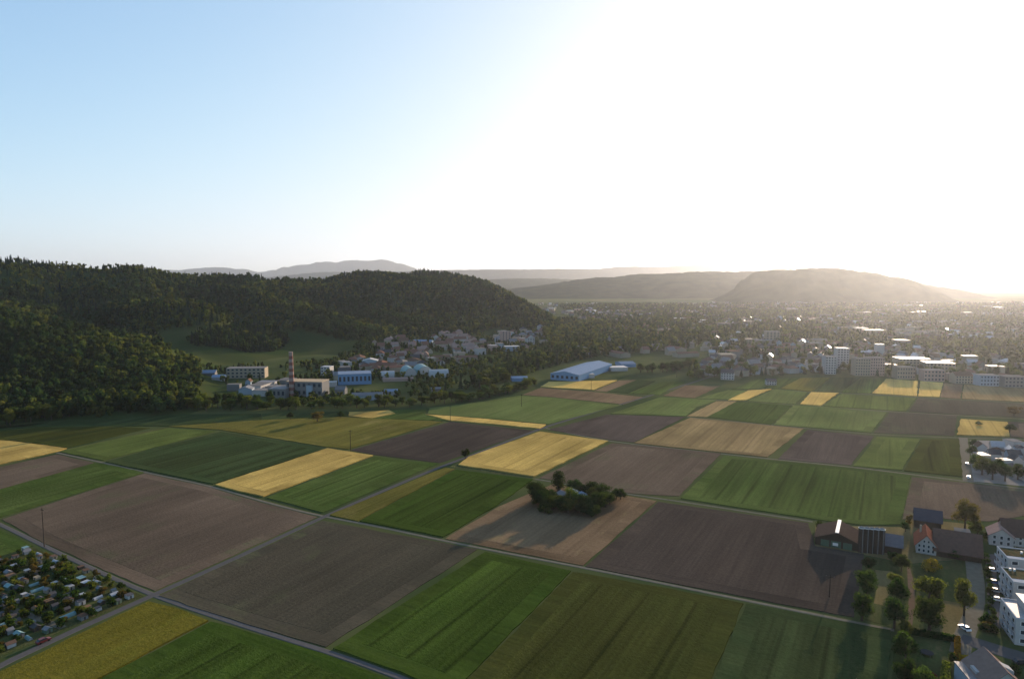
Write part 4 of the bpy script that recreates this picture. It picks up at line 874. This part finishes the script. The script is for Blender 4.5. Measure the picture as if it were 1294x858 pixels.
# farmhouse: white gabled dwelling under a red roof with the long brown barn roof behind it
red_m = plain('farm_red_tile', (.17, .07, .045), .8, .25, .9); brt_m = plain('farm_brown_tile', (.105, .065, .05), .85, .2, .7)
e = farm_frame('farmhouse', 1170, 700, 'white farmhouse with red gable roof joined to a long brown barn roof', 'farmhouse')
gable_parts(e, 7.6, 15, 4.0, 8.4, 0, 0, WALL['white'], red_m, .8, .3)
MB().prism([(-8.4, -.3), (8.4, -.3), (8.4, 3.0), (0, 9.4), (-8.4, 3.0)], 3.9, 20).build('wall', wood_m, e).matrix_local = __import__('mathutils').Matrix.Translation((0, 8.2, 0)) @ __import__('mathutils').Matrix.Rotation(-math.pi / 2, 4, 'Z')
rw = MB()
for s in (-1, 1):
    pr = [(0, 9.5), (s * 9.3, 2.41), (s * 9.3, 2.7), (0, 9.8)]; rw.prism(pr if s < 0 else pr[::-1], 2.4, 20.8)
rw.build('roof', brt_m, e).matrix_local = __import__('mathutils').Matrix.Translation((0, 8.2, 0)) @ __import__('mathutils').Matrix.Rotation(-math.pi / 2, 4, 'Z')
for z in (1.5, 3.5):
    for x in (-2.6, -.9, .9, 2.6): window(e, x, -.05, z, 0, (.8, 1, .85))
for x in (-.8, .8): window(e, x, -.05, 5.6, 0, (.7, 1, .7))
MB().box(5.8, 9.0, -.62, -.5, 0, 2.6).build('door', wood_m, e).location = (0, .9, 0)
MB().box(-2.4, -1.6, 9, 9.8, 6.5, 9.8).build('chimney', WALL['beige'], e)
e = farm_frame('barn', 1172, 668, 'dark roofed barn behind the farmhouse', 'barn'); e.rotation_euler = (0, 0, D2 + math.pi / 2); gable_parts(e, 10, 11, 4.2, 8.2, 4, -5.5, wood_m, plain('roof_slate', (.045, .045, .055), .7, .15, .7))
e = farm_frame('garage', 1216, 679, 'small pale garage at the end of the lane by the farmhouse', 'garage'); MB().box(-3, 3, 0, 5, -.2, 2.6).build('wall', WALL['grey'], e); MB().box(-3.2, 3.2, -.2, 5.2, 2.603, 2.85).build('roof', ROOF['gravel'], e); MB().box(-1.2, 1.2, -.06, -.01, 0, 2.1).build('door', frame_m, e)
# house with big brown roof at the right edge
e = farm_frame('house', 1312, 694, 'large white house with steep brown roof at the right edge', 'house'); e.rotation_euler = (0, 0, D2 + math.pi / 2 + .1); gable_parts(e, 11.5, 16, 4.8, 10.5, 6, -3, WALL['white'], brt_m)
for z in (1.7, 4.0):
    for x in (-1.2, 1.4, 4.0, 6.6, 9.2): window(e, .2, x, z, math.pi / 2)
e = farm_frame('house', 1265, 690, 'small white gabled house with reddish roof beside the large brown roof', 'house'); gable_parts(e, 9, 10, 4.6, 7.8, 0, 0, WALL['white'], ROOF['pink'])
for x in (-2.6, 0, 2.6):
    for z in (1.5, 3.9): window(e, x, -.05, z)
# flat-roofed modern blocks
sedum_m = field_mat('roof_sedum', (.10, .07, .035), (.06, .065, .03), .6, .2, 0, 0, 3, .5, (.15, .08, .03)); terr_m = plain('terrace_floor', (.42, .36, .30), .8, .1, 1); concrete_m = plain('concrete', (.40, .41, .42), .8, .08, .8)
def modern(u, v, w, l, floors, label, sedum=True, up=False):
    e = farm_frame('apartment_house', u, v, label, 'apartment house'); h = 2.9 * floors; e.rotation_euler = (0, 0, D2 + .17)
    MB().box(0, w, 0, l, -.3, h).build('wall', WALL['white'], e)
    p = MB().box(-.1, w + .1, -.1, .25, h + .003, h + .55).box(-.1, w + .1, l - .25, l + .1, h + .003, h + .55).box(-.1, .25, .25, l - .25, h + .003, h + .55).box(w - .25, w + .1, .25, l - .25, h + .003, h + .55); p.build('parapet', concrete_m, e)
    MB().box(.26, w - .26, l * .30 if sedum else .26, l - .26, h + .003, h + .16).build('roof', sedum_m if sedum else ROOF['white'], e)
    if sedum: MB().box(.26, w - .26, .26, l * .29, h + .003, h + .10).build('terrace', concrete_m, e)
    for k in range(floors):
        for j in range(int(l // 4.2)):
            y = 2.2 + j * 4.2
            window(e, -.04, y, 1.6 + 2.9 * k, math.pi / 2, (1.7, 1, .95))
            if k: MB().box(-1.0, -.01, y - 1.4, y + 1.4, 2.9 * k - .15, 2.9 * k).box(-1.0, -.94, y - 1.4, y + 1.4, 2.9 * k, 2.9 * k + .9).build('balcony', concrete_m, e)
        for j in range(int(w // 4.5)): window(e, 2.4 + j * 4.5, -.04, 1.6 + 2.9 * k, 0, (1.9, 1, .9))
    if up:
        MB().box(w * .22, w - .6, l * .3, l - 1, h + .2, h + 2.9).build('penthouse', WALL['white'], e); MB().box(w * .22 - .4, w - .2, l * .3 - .4, l - .6, h + 2.903, h + 3.15).build('roof', ROOF['white'], e)
        for i in range(3): MB().box(w * .45 + i * 2.6, w * .45 + i * 2.6 + 1.7, l * .35, l * .9, h + 3.16, h + 3.3).build('roof_panel', ROOF['rust'] if i != 1 else ROOF['metal'], e)
        MB().box(.3, w * .22 - .5, .3, l - .3, h + .003, h + .12).build('terrace', terr_m, e)
    for i in range(4):
        x = random.uniform(2, w - 3); y = random.uniform(l * .45, l - 2); MB().box(x, x + .7, y, y + .7, h + .17, h + 1.0).build('roof_vent', frame_m, e)
    return e
modern(1272, 733, 20, 13, 3, 'far flat-roofed apartment house with brown planted roof')
modern(1279, 765, 20, 14, 3, 'middle flat-roofed apartment house with brown planted roof')
modern(1282, 814, 20, 15, 3, 'near white flat-roofed apartment house with penthouse and terrace', False, True)
# house at the bottom edge
e = farm_frame('house', 1270, 893, 'white gabled house with taupe roof at the bottom right corner', 'house'); e.rotation_euler = (0, 0, D2 + .33); gable_parts(e, 10.5, 13, 5.6, 10.2, 0, 0, WALL['white'], plain('roof_taupe', (.20, .145, .12), .8, .15, .8), .6)
for x in (-.9, 0, .9): window(e, x, -.05, 7.6, 0, (.55, 1, .8))
for x in (-3, 0, 3): window(e, x, -.05, 4.2)
dm = MB().prism([(1.5, 7.0), (4.3, 6.2), (4.3, 8.0), (1.5, 9.2)], 5.0, 8.0).build('dormer', WALL['white'], e)
e = farm_frame('house', 1241, 884, 'flat-roofed pale annex left of the taupe gabled roof', 'house'); e.rotation_euler = (0, 0, D2 + .33); MB().box(-3.2, 2.6, 0, 10, -.2, 5.2).build('wall', WALL['pale_blue'], e); MB().box(-3.4, 2.8, -.2, 10.2, 5.203, 5.5).build('roof', ROOF['grey'], e); MB().box(-.6, 1.8, 3, 6.5, 5.503, 6.7).build('roof_box', WALL['white'], e)
for x in (-1.8, 1.2): window(e, x, -.05, 3.4)
# ground pieces of the farm
field('orchard', 'dry orchard meadow between the farm buildings', yard_m, [(1094, 702), (1150, 712), (1222, 706), (1229, 740), (1230, 768), (1208, 806), (1133, 795), (1085, 781)], .05)
field('garden', 'dark garden lawn enclosed by hedges at the bottom right', yard_m, [(1130, 800), (1208, 812), (1207, 845), (1200, 930), (1118, 930)], .06)
field('farmyard', 'pale farmyard between the barns and the farmhouse', dry_m, [(1030, 663), (1140, 666), (1150, 655), (1225, 662), (1222, 706), (1150, 712), (1094, 701), (1030, 690)], .03, gap=0)
field('orchard_track', 'brown worn track between the orchard trees', plain('worn_soil', (.15, .105, .07), .95, .2, .4), [(1146, 716), (1150, 716), (1156, 750), (1153, 790), (1147, 790), (1150, 750)], .07, gap=0)
field('dry_meadow', 'dry tan grass in the orchard', dry_m, [(1106, 720), (1128, 722), (1126, 740), (1118, 765), (1104, 762), (1110, 740)], .065, gap=0)
field('dry_meadow', 'dry tan grass beside the lane', dry_m, [(1190, 758), (1214, 762), (1222, 780), (1205, 802), (1188, 798)], .065, gap=0)
field('car_park', 'shaded paved yard beside the flat-roofed houses', road_m, [(1245, 700), (1258, 700), (1266, 790), (1262, 800), (1250, 795)], .04, gap=0)
field('housing_ground', 'paved ground of the dense housing block', plain('paving', (.24, .22, .20), .8, .2, .15), [(1226, 556), (1295, 558), (1420, 568), (1420, 632), (1293, 614), (1228, 608)], .05, gap=0)
field('grove_meadow', 'rough grass island under the grove', verge_m, [(649, 645), (668, 631), (692, 614), (720, 614), (801, 628), (755, 661)], .09, gap=0)
# hedges
def hedge(u0, v0, u1, v1, h, w, mat, label):
    a = gp(u0, v0)[:2]; b = gp(u1, v1)[:2]; n = int(np.linalg.norm(b - a) * 46 * w); r = np.random.default_rng(int(u0)); V = []; Fc = []
    d = (b - a) / np.linalg.norm(b - a); s = np.array([-d[1], d[0]])
    q = MB(); o4 = [a + s * w * .4, a - s * w * .4, b - s * w * .4, b + s * w * .4]
    V += [(*p, 0) for p in o4] + [(*p, h * .9) for p in o4]; Fc += [(4, 5, 6, 7), (0, 1, 5, 4), (1, 2, 6, 5), (2, 3, 7, 6), (3, 0, 4, 7)]
    for i in range(n):
        c = a + (b - a) * r.random() + s * r.uniform(-.5, .5) * w; p = np.array([c[0], c[1], h * r.random() ** .6]); t = r.normal(size=3); t /= np.linalg.norm(t); bt = np.cross(t, r.normal(size=3)); bt /= np.linalg.norm(bt); k = .32 * r.uniform(.6, 1.3); m = len(V)
        V += [p - t * k, p + bt * k, p + t * k, p - bt * k]; Fc.append((m, m + 1, m + 2, m + 3))
    o = link('hedge', mesh('hedge', V, Fc, [mat])); return tag(o, label, 'hedge')
hedge(1140, 799, 1207, 810, 2.0, 1.6, LEAF['dark'], 'long dark hedge between orchard and fenced lawn')
hedge(1209.5, 810, 1210, 834, 2.0, 1.6, LEAF['yellow'], 'bright yellow hedge at the corner of the lawn')
hedge(1211, 834, 1226, 836, 2.0, 1.4, LEAF['yellow'], 'short yellow hedge in front of the pale annex')
hedge(1196, 842, 1192, 880, 2.0, 2.2, LEAF['olive'], 'olive hedge at the right of the dark lawn')
# trampoline
p = gp(1171, 827); e = tag(empty('trampoline', p), 'round dark trampoline on the enclosed lawn', 'trampoline')
MB().cyl(0, 0, .8, .86, 1.7, 1.7, 20).build('mat', WALL['dark'], e)
rm_ = MB()
for i in range(20):
    a0, a1 = 2 * math.pi * i / 20, 2 * math.pi * (i + 1) / 20
    rm_.add([(1.72 * math.cos(a0), 1.72 * math.sin(a0), .78), (1.72 * math.cos(a1), 1.72 * math.sin(a1), .78), (2.0 * math.cos(a1), 2.0 * math.sin(a1), .9), (2.0 * math.cos(a0), 2.0 * math.sin(a0), .9)], [(0, 1, 2, 3)])
rm_.build('rim', WALL['dark'], e)
for i in range(4): MB().cyl(1.8 * math.cos(i * 1.57), 1.8 * math.sin(i * 1.57), 0, .8, .05, .05, 6).build('leg', WALL['grey'], e)
# trees of the farm and the right edge: kind, u, v of the foot, height, width, description
FARM_TREES = [('rust', 1219, 671, 15, 12.5, 'tall rusty leaved tree behind the farmhouse'), ('round_dark', 1183, 660, 6, 6.5, 'small round tree behind the dark roofed barn'), ('bush_rust', 1149, 662, 4.5, 4.5, 'small rusty bush beside the dark roofed barn'),
  ('oval_dark', 1144, 672, 5, 5, 'small dark tree left of the dark roofed barn'), ('round_dark', 1098, 722, 6.5, 7, 'small dark tree at the field corner below the silos'), ('round_mid', 1095, 752, 10, 10, 'broad round orchard tree nearest the dark bare field'),
  ('oval_mid', 1089, 784, 10, 9, 'pointed orchard tree at the track end'), ('round_dark', 1139, 722, 8, 8, 'dark tree below the small dark barn'), ('round_olive', 1131, 742, 6, 7, 'low olive tree in the middle orchard row'), ('round_dark', 1133, 764, 10, 9.5, 'dark round tree in the middle orchard row'),
  ('oval_dark', 1130, 794, 11.5, 10, 'tallest dark tree in the middle orchard row by the track'), ('yellow_bush', 1177, 722, 6, 9, 'golden yellow rounded tree below the farmhouse gable'), ('round_olive', 1174, 762, 11, 13, 'broad light topped tree in the right orchard row'),
  ('bush_dark', 1181, 766, 5, 6, 'low dark bush under the broad light topped tree'), ('oval_mid', 1174, 801, 13, 12.5, 'large pyramid shaped tree beside the dark hedge'), ('oval_olive', 1218, 778, 15, 8, 'slender pale green tree beside the lane'),
  ('round_mid', 1144, 836, 9, 8.5, 'round tree with bright top on the enclosed lawn'), ('round_dark', 1143, 868, 9, 9, 'dark tree at the bottom edge of the lawn'), ('round_mid', 1165, 880, 9, 8, 'green tree at the bottom edge right of the dark one'), ('round_olive', 1144, 806, 6, 6, 'low tree at the left end of the dark hedge'),
  ('bush_red', 1183, 872, 5, 4, 'dark red bush at the bottom edge'), ('bush_dark', 1201, 836, 3.5, 4, 'small dark bush by the yellow hedge'), ('oval_olive', 1235, 676, 7, 7, 'green tree at the top of the lane'), ('bush_mid', 1243, 682, 4, 5, 'low bush beside the lane top'), ('bush_olive', 1228, 671, 4, 5, 'yellow green bush behind the garage'),
  ('round_dark', 1133, 712, 5, 6, 'dark bush beside the farm track'), ('bush_mid', 1127, 708, 4, 5, 'green bush below the small dark barn'), ('bush_dark', 1206, 705, 4, 7, 'low dark bush at the barn end of the farmhouse'), ('bush_mid', 1036, 668, 4, 5, 'bush beside the left end of the timber barn'), ('bush_dark', 1283, 856, 4, 6, 'low bush at the bottom right corner')]
for k, u, v, h, w, d in FARM_TREES:
    w *= .88; p = gp(u, v); tree('orchard_tree' if 'orchard' in d else 'bush' if 'bush' in k and h < 5.5 else 'broadleaf_tree', k, p[0], p[1], h, w, 0, 'bush' if 'bush' in k and h < 5.5 else 'tree', None, d)
items = []
for i in range(13):
    v = 704 + i * 6.6; u = 1246 + i * .75 + random.uniform(-1.5, 1.5); p = gp(u, v)
    o = tree('hedge_bush', random.choice(['bush_dark', 'bush_mid', 'bush_dark']), p[0], p[1], random.uniform(1.8, 2.8), random.uniform(3, 4), 0, 'bush', 'bushes between the lane and the flat-roofed houses'); items.append((o, 'clipped green bush in the lane-side row', -v))
by = sorted(items, key=lambda t: t[2])
for i, (o, d, _) in enumerate(by): o['label'] = d + (', nearest the camera' if i == 0 else ', farthest from the camera' if i == len(by) - 1 else ', %s from the near end' % ORD[i])
items = []
for i in range(11):
    u = random.uniform(1240, 1262); v = random.uniform(786, 808) - (1262 - u) * .3; p = gp(u, v); k = random.choice(['bush_dark', 'bush_mid', 'bush_rust', 'bush_dark'])
    o = tree('garden_bush', k, p[0], p[1], random.uniform(1.8, 3.4), random.uniform(3, 4.5), 0, 'bush', 'shrubs in the bed before the white flat-roofed house'); items.append((o, '%s shrub in the bed before the near white flat-roofed house' % {'bush_dark': 'dark', 'bush_mid': 'green', 'bush_rust': 'rusty'}[k], u))
label_all(items)

# dense housing block at the right edge
cluster([(1236, 566), (1296, 566), (1410, 574), (1410, 622), (1296, 606), (1262, 600), (1236, 590)], 52, ['gable', 'flat', 'hip', 'steep'], ['white', 'white', 'cream', 'pale_blue'], ['dark', 'dark', 'metal', 'brown'], 'in the dense right-edge block', 'houses of the dense block', R(-10), 5.2, .5, .72)
label_all(LABELS); LABELS.clear()
HB = [('oval_olive', 1241, 600, 11.5, 11, 'broad yellowish tree at the front of the dense housing block'), ('round_dark', 1229, 578, 9, 8, 'dark tree beside the pale access road'), ('round_mid', 1233, 590, 8, 7, 'green tree beside the pale access road'), ('oval_dark', 1254, 606, 11, 9, 'dark tree at the front edge of the housing block'), ('oval_dark', 1270, 608, 11, 9, 'tall dark tree right of the yellowish tree in the housing block'),
      ('round_dark', 1230, 566, 7, 7, 'dark tree at the top of the pale access road'), ('oval_mid', 1286, 606, 10, 8, 'green tree at the right edge of the housing block'), ('round_dark', 1276, 546, 7, 9, 'round dark tree beside the small golden field'), ('rust', 1281, 526, 9, 12, 'brownish tree above the small golden field'), ('round_dark', 1236, 538, 4, 6, 'low dark bush in the small golden field'), ('oval_dark', 1262, 597, 9, 8, 'dark tree amid the dense housing block')]
for k, u, v, h, w, d in HB:
    p = gp(u, v); tree('broadleaf_tree', k, p[0], p[1], h, w, 0, 'tree', None, d); FOOT.append((p[0], p[1], 4))

# ------------------------------------------------------------------ the grove and single field trees
GROVE = [('poplar', 706, 620, 11, 7.5, 'tall upright tree at the back of the field grove'), ('oval_dark', 676, 636, 12.5, 11, 'broad dark tree at the left end of the field grove'), ('oval_dark', 684, 641, 10, 9, 'dark tree beside the broad left tree of the grove'), ('round_dark', 725, 622, 8, 8, 'dark rounded tree at the back of the grove'),
  ('round_dark', 748, 627, 9, 10, 'wide dark tree at the back right of the grove'), ('round_mid', 760, 631, 9, 9, 'wide green tree at the right rear of the grove'), ('oval_olive', 724, 641, 11, 8, 'light green pointed tree in the middle of the grove'), ('oval_mid', 731, 647, 10, 9, 'green tree in front of the pointed one in the grove'), ('round_olive', 748, 634, 8, 6, 'yellowish tree right of the grove sheds'),
  ('round_mid', 700, 643, 7, 8, 'low green tree at the front left of the grove'), ('round_mid', 710, 646, 8, 9, 'green tree at the front of the grove'), ('round_olive', 718, 649, 8, 9, 'olive tree at the front middle of the grove'), ('round_dark', 742, 649, 9, 9, 'dark tree at the front right of the grove'), ('oval_mid', 757, 645, 10, 9, 'tall green tree near the right front of the grove'), ('round_dark', 765, 641, 9, 8, 'dark tree at the right front of the grove'), ('round_mid', 770, 637, 6, 7, 'small tree at the right end of the grove'),
  ('round_dark', 784, 631, 6.5, 7, 'dark clipped block of shrub at the far right of the grove'), ('round_dark', 779, 631, 6, 6, 'dark shrub next to the clipped block right of the grove'), ('round_dark', 694, 633, 7, 7, 'dark low tree left inside the grove'), ('round_dark', 735, 626, 6, 8, 'low dark tree behind the grove sheds'), ('bush_olive', 692, 648, 4, 5, 'low olive bush at the lower left of the grove'), ('bush_mid', 686, 647, 4, 5, 'low green bush at the lower left end of the grove')]
for k, u, v, h, w, d in GROVE:
    p = gp(u, v); w *= 1.22; tree('grove_tree' if 'bush' not in k else 'bush', k, p[0], p[1], h, w, 0, 'tree' if 'bush' not in k else 'bush', None, d)
items = []
for _ in range(300):
    if len(items) >= 24: break
    u = random.uniform(672, 782); v = random.uniform(630, 656)
    if not inpoly([u], [v], [(672, 640), (690, 634), (760, 634), (782, 633), (768, 648), (748, 654), (700, 651)])[0]: continue
    p = gp(u, v); kd, ds = random.choice([('round_dark', 'dark'), ('round_mid', 'green'), ('round_olive', 'olive')]); h = random.uniform(3.5, 6.5)
    o = tree('grove_shrub', kd, p[0], p[1], h, random.uniform(5, 7.5), 0, 'shrub', 'undergrowth of the field grove'); items.append((o, '%s %s shrub filling the field grove' % ('tall' if h > 5 else 'low', ds), u))
label_all(items)
for u, v, w, r, rz, lb in ((712, 631, 'grey', 'grey', .4, 'grey roofed shed inside the field grove'), (737, 633, 'pale_blue', 'blue', .2, 'blue roofed shed inside the field grove'), (726, 628, 'white', 'white', .6, 'small white hut inside the field grove')):
    p = gp(u, v); house('hut', SHEDS['shed_gable'], p[0], p[1], rz, w, r, (1.6, 1.9, 1.4), 0, 'hut', None, lb)
for k, u, v, h, w, d in (('round_dark', 588, 580, 7.5, 6.5, 'lone small tree beside the farm road'), ('rust', 401, 533, 9, 11, 'lone brownish tree in front of the chimney works'), ('round_dark', 367, 530, 7, 7, 'lone dark tree left of the brownish one by the belt'), ('round_dark', 430, 528, 6, 7, 'small dark tree right of the brownish one by the belt')):
    p = gp(u, v); tree('field_tree', k, p[0], p[1], h, w, 0, 'tree', None, d)

# ------------------------------------------------------------------ riverside tree belt, tree by tree
def belt(line, step, rows, kinds, where, hmin, hmax, group, depth=11.0, items=None):
    p = [gp(u, v)[:2] for u, v in line]; out = []
    for r_ in range(rows):
        for i in range(len(p) - 1):
            L_ = np.linalg.norm(p[i + 1] - p[i]); n = max(1, int(L_ / step))
            for k in range(n):
                q = p[i] + (p[i + 1] - p[i]) * (k + random.uniform(.1, .9)) / n + np.array([random.uniform(-1, 1), r_ * depth + random.uniform(0, depth * .8)])
                u, v = proj(q[0], q[1], 0)
                if not free(q[0], q[1], 4): continue
                kd, ds = random.choice(kinds); h = random.uniform(hmin, hmax) * (1.1 if 'oval' in kd else 1)
                o = tree('riverside_tree', kd, q[0], q[1], h, random.uniform(8, 12), 0, 'tree', group)
                w = next(t for lim, t in where if u < lim)
                out.append((o, '%s %s tree, river belt %s' % ('tall' if h > (hmin + hmax) / 2 else 'low', ds, w), u))
    label_all(out)
BK = [('round_olive', 'olive round'), ('round_mid', 'green round'), ('round_olive', 'olive round'), ('oval_mid', 'green oval'), ('oval_olive', 'olive oval'), ('oval_dark', 'dark oval'), ('round_mid', 'green round'), ('round_olive', 'olive round')]
belt([(-120, 556), (0, 541), (60, 532), (130, 525), (200, 521), (330, 519)], 10, 3, BK, [(110, 'at the left edge'), (235, 'below the forest spur'), (999, 'left of the chimney')], 9, 14.5, 'trees of the riverside belt')
belt([(330, 519), (480, 516), (540, 513), (600, 507), (640, 499), (676, 489)], 9.5, 2, BK, [(420, 'before the chimney works'), (520, 'before the blue hall'), (600, 'before the arched halls'), (999, 'beside the tan strip')], 6, 11.5, 'trees of the riverside belt')
belt([(600, 493), (640, 484), (676, 476), (690, 470)], 11, 2, BK, [(999, 'left of the long factory')], 9, 14, 'trees of the riverside belt')
belt([(806, 472), (850, 471), (866, 466)], 9, 2, [('round_dark', 'dark round'), ('oval_dark', 'dark oval')], [(999, 'right of the long factory')], 9, 13, 'trees of the riverside belt')
items = []
for _ in range(1500):
    if len(items) >= 150: break
    u = random.uniform(868, 1296); v = random.uniform(462, 480) + max(u - 1045, 0) * .035
    if v > 478 - (u - 900) * .03 + max(u - 1045, 0) * .07: continue
    p = gp(u, v)
    if not free(p[0], p[1], 2.0): continue
    kd, ds = random.choice([('fir', 'dark fir'), ('fir', 'dark fir'), ('oval_dark', 'dark oval tree'), ('round_dark', 'dark round tree'), ('round_mid', 'green round tree'), ('round_olive', 'olive round tree')]); h = random.uniform(9, 15)
    o = tree('fir_tree' if kd == 'fir' else 'broadleaf_tree', kd, p[0], p[1], h, 6 if kd == 'fir' else random.uniform(7, 10), 0, 'tree', 'trees among the houses at the edge of town')
    FOOT.append((p[0], p[1], 3)); items.append((o, '%s %s %s' % ('tall' if h > 12 else 'low', ds, 'left of the twin house' if u < 960 else 'left of the apartments' if u < 1045 else 'around the apartments' if u < 1130 else 'at the right town edge'), u))
label_all(items)

# --- woods and bushes of the valley floor as one mass each
def valley_trees(name, label, poly, s, dens, scl, nscale=80, kinds=(0, 8), seed=71, fir=.06):
    P = np.array([gp(u, v)[:2] for u, v in poly]); x, y = jgrid(P[:, 0].min(), P[:, 0].max(), P[:, 1].min(), P[:, 1].max(), s)
    u, v = proj(x, y, np.zeros_like(x)); ok = inpoly(u, v, poly) & (vnoise(x, y, nscale, seed) * .7 + rng.random(x.size) * .3 < dens)
    x, y = x[ok], y[ok]; ft = np.array(FOOT); near = ft[(ft[:, 1] > P[:, 1].min() - 60)]
    ok = np.ones(x.size, bool)
    cell = {}
    for a, b, c in near: cell.setdefault((int(a // 60), int(b // 60)), []).append((a, b, (c * .62 + 2.0) ** 2))
    for k in range(x.size):
        i, j = int(x[k] // 60), int(y[k] // 60)
        ok[k] = all((x[k] - a) ** 2 + (y[k] - b) ** 2 > c for ii in (i - 1, i, i + 1) for jj in (j - 1, j, j + 1) for a, b, c in cell.get((ii, jj), ()))
    x, y = x[ok], y[ok]
    idx = np.where(rng.random(x.size) < fir, rng.integers(8, 11, x.size), rng.integers(kinds[0], kinds[1], x.size))
    z = np.maximum(hill_h(x, y), 0) - .5
    scatter(name, label, np.stack([x, y, z], 1), rng.uniform(scl[0], scl[1], x.size), idx)
valley_trees('valley_bushes', 'bushes and small trees between the riverside belt and the village', [(150, 512), (250, 468), (330, 463), (420, 457), (470, 432), (600, 418), (690, 408), (700, 440), (640, 470), (600, 490), (560, 500), (450, 511), (300, 514)], 8.5, .56, (.28, .62), 45)
valley_trees('river_woods', 'dense woods along the river right of the village', [(690, 402), (740, 408), (880, 400), (905, 418), (880, 440), (800, 448), (740, 454), (690, 466), (600, 494), (580, 492), (640, 468), (690, 445)], 10.5, .62, (.6, 1.05), 110, seed=72)
valley_trees('town_trees', 'trees scattered all through the hazy town', [(700, 385), (1520, 385), (1520, 484), (1360, 478), (1236, 474), (1130, 462), (1040, 456), (960, 456), (900, 452), (885, 420), (740, 404)], 13.5, .66, (.5, .85), 120, seed=73, fir=.12)

# ------------------------------------------------------------------ power poles
pole_m = plain('pole_wood', (.05, .04, .032), .9)
POLES = [(56, 691, 18, 'tall wooden power pole beside the allotment gardens'), (443, 570, 15, 'wooden power pole at the corner of the dark ploughed field'), (569, 533, 14, 'wooden power pole behind the dark ploughed field'), (659, 514, 12, 'wooden power pole in the large green field'), (747, 494, 12, 'wooden power pole in front of the factory golden field'), (855, 477, 12, 'wooden power pole near the dark trees by the factory'), (1048, 755, 9, 'wooden pole in the dark bare field before the barn')]
for u, v, h, lb in POLES:
    p = gp(u, v); e = tag(empty('power_pole', p, D2), lb, 'power pole', 'power poles across the fields')
    MB().cyl(0, 0, -.3, h, .22, .14, 8).build('pole', pole_m, e); MB().box(-1.5, 1.5, -.09, .09, h - 1.0, h - .8).build('crossarm', pole_m, e)
    for x in (-1.35, 0, 1.35): MB().cyl(x, 0, h - .8, h - .45, .08, .05, 6).build('insulator', WALL['grey'], e)

# ------------------------------------------------------------------ cars
tyre_m = plain('tyre', (.02, .02, .02), .9)
def car(u, v, rz, paint, label, s=1.0):
    p = gp(u, v, .12); e = tag(empty('car', p, rz), label, 'car', 'cars by the roads'); e.scale = (s, s, s)
    MB().prism([(-2.1, .35), (2.1, .35), (2.15, .75), (1.2, .95), (-1.9, 1.0), (-2.15, .8)], -.85, .85).build('body', paint, e)
    MB().prism([(-1.85, 1.0), (1.15, .952), (.45, 1.45), (-1.4, 1.48)], -.74, .74).build('cabin', glass_m, e)
    MB().box(-1.35, .4, -.7, .7, 1.475, 1.53).build('roof', paint, e)
    for x in (-1.3, 1.3):
        for y in (-.86, .68):
            w = MB(); w.cyl(0, 0, -.09, .09, .33, .33, 12); o = w.build('wheel', tyre_m, e, (x, y + .09, .33)); o.rotation_euler = (math.pi / 2, 0, 0)
paint = {n: plain('paint_' + n, c, .3, .02) for n, c in dict(white=(.7, .7, .7), red=(.12, .02, .02), dark=(.03, .03, .035), blue=(.05, .1, .25), silver=(.4, .41, .42)).items()}
car(55, 811, D1, paint['red'], 'dark red car parked at the edge of the farm road by the allotments')
car(1219, 795, D1 + .6, paint['white'], 'white car on the village lane bend')
car(1255, 722, D2, paint['white'], 'white car parked by the far flat-roofed house')
car(1257, 737, D2, paint['blue'], 'blue car parked beside the bushes')
car(1259, 748, D2, paint['silver'], 'silver car parked by the middle flat-roofed house')
car(1261, 759, D2, paint['white'], 'white car parked nearest the white penthouse building')
car(1290, 838, D2 + .5, paint['dark'], 'dark car on the shaded road at the right edge')
car(1224, 604, D1, paint['white'], 'white car at the lower end of the pale access road')
car(1222, 587, D1, paint['silver'], 'silver car parked along the pale access road')

# ------------------------------------------------------------------ the air of the valley
hb = MB().box(-31600, 31600, -3000, 29200, -4, 950)
hm = bpy.data.materials.new('haze_air'); hm.use_nodes = True
hn = hm.node_tree.nodes
for n in list(hn):
    if n.type == 'BSDF_PRINCIPLED': hn.remove(n)
pv = hn.new('ShaderNodeVolumePrincipled'); pv.inputs['Color'].default_value = (1.0, .93, .90, 1); pv.inputs['Density'].default_value = HAZE_DENSITY; pv.inputs['Anisotropy'].default_value = HAZE_ANISO
pr_ = hn.new('ShaderNodeVolumePrincipled'); pr_.inputs['Color'].default_value = (.42, .68, 1.0, 1); pr_.inputs['Density'].default_value = AIR_DENSITY; pr_.inputs['Anisotropy'].default_value = 0.1
ad_ = hn.new('ShaderNodeAddShader'); hm.node_tree.links.new(pv.outputs[0], ad_.inputs[0]); hm.node_tree.links.new(pr_.outputs[0], ad_.inputs[1])
hm.node_tree.links.new(ad_.outputs[0], hn['Material Output'].inputs['Volume'])
tag(hb.build('haze', hm), 'pale evening haze filling the valley', kind='stuff')
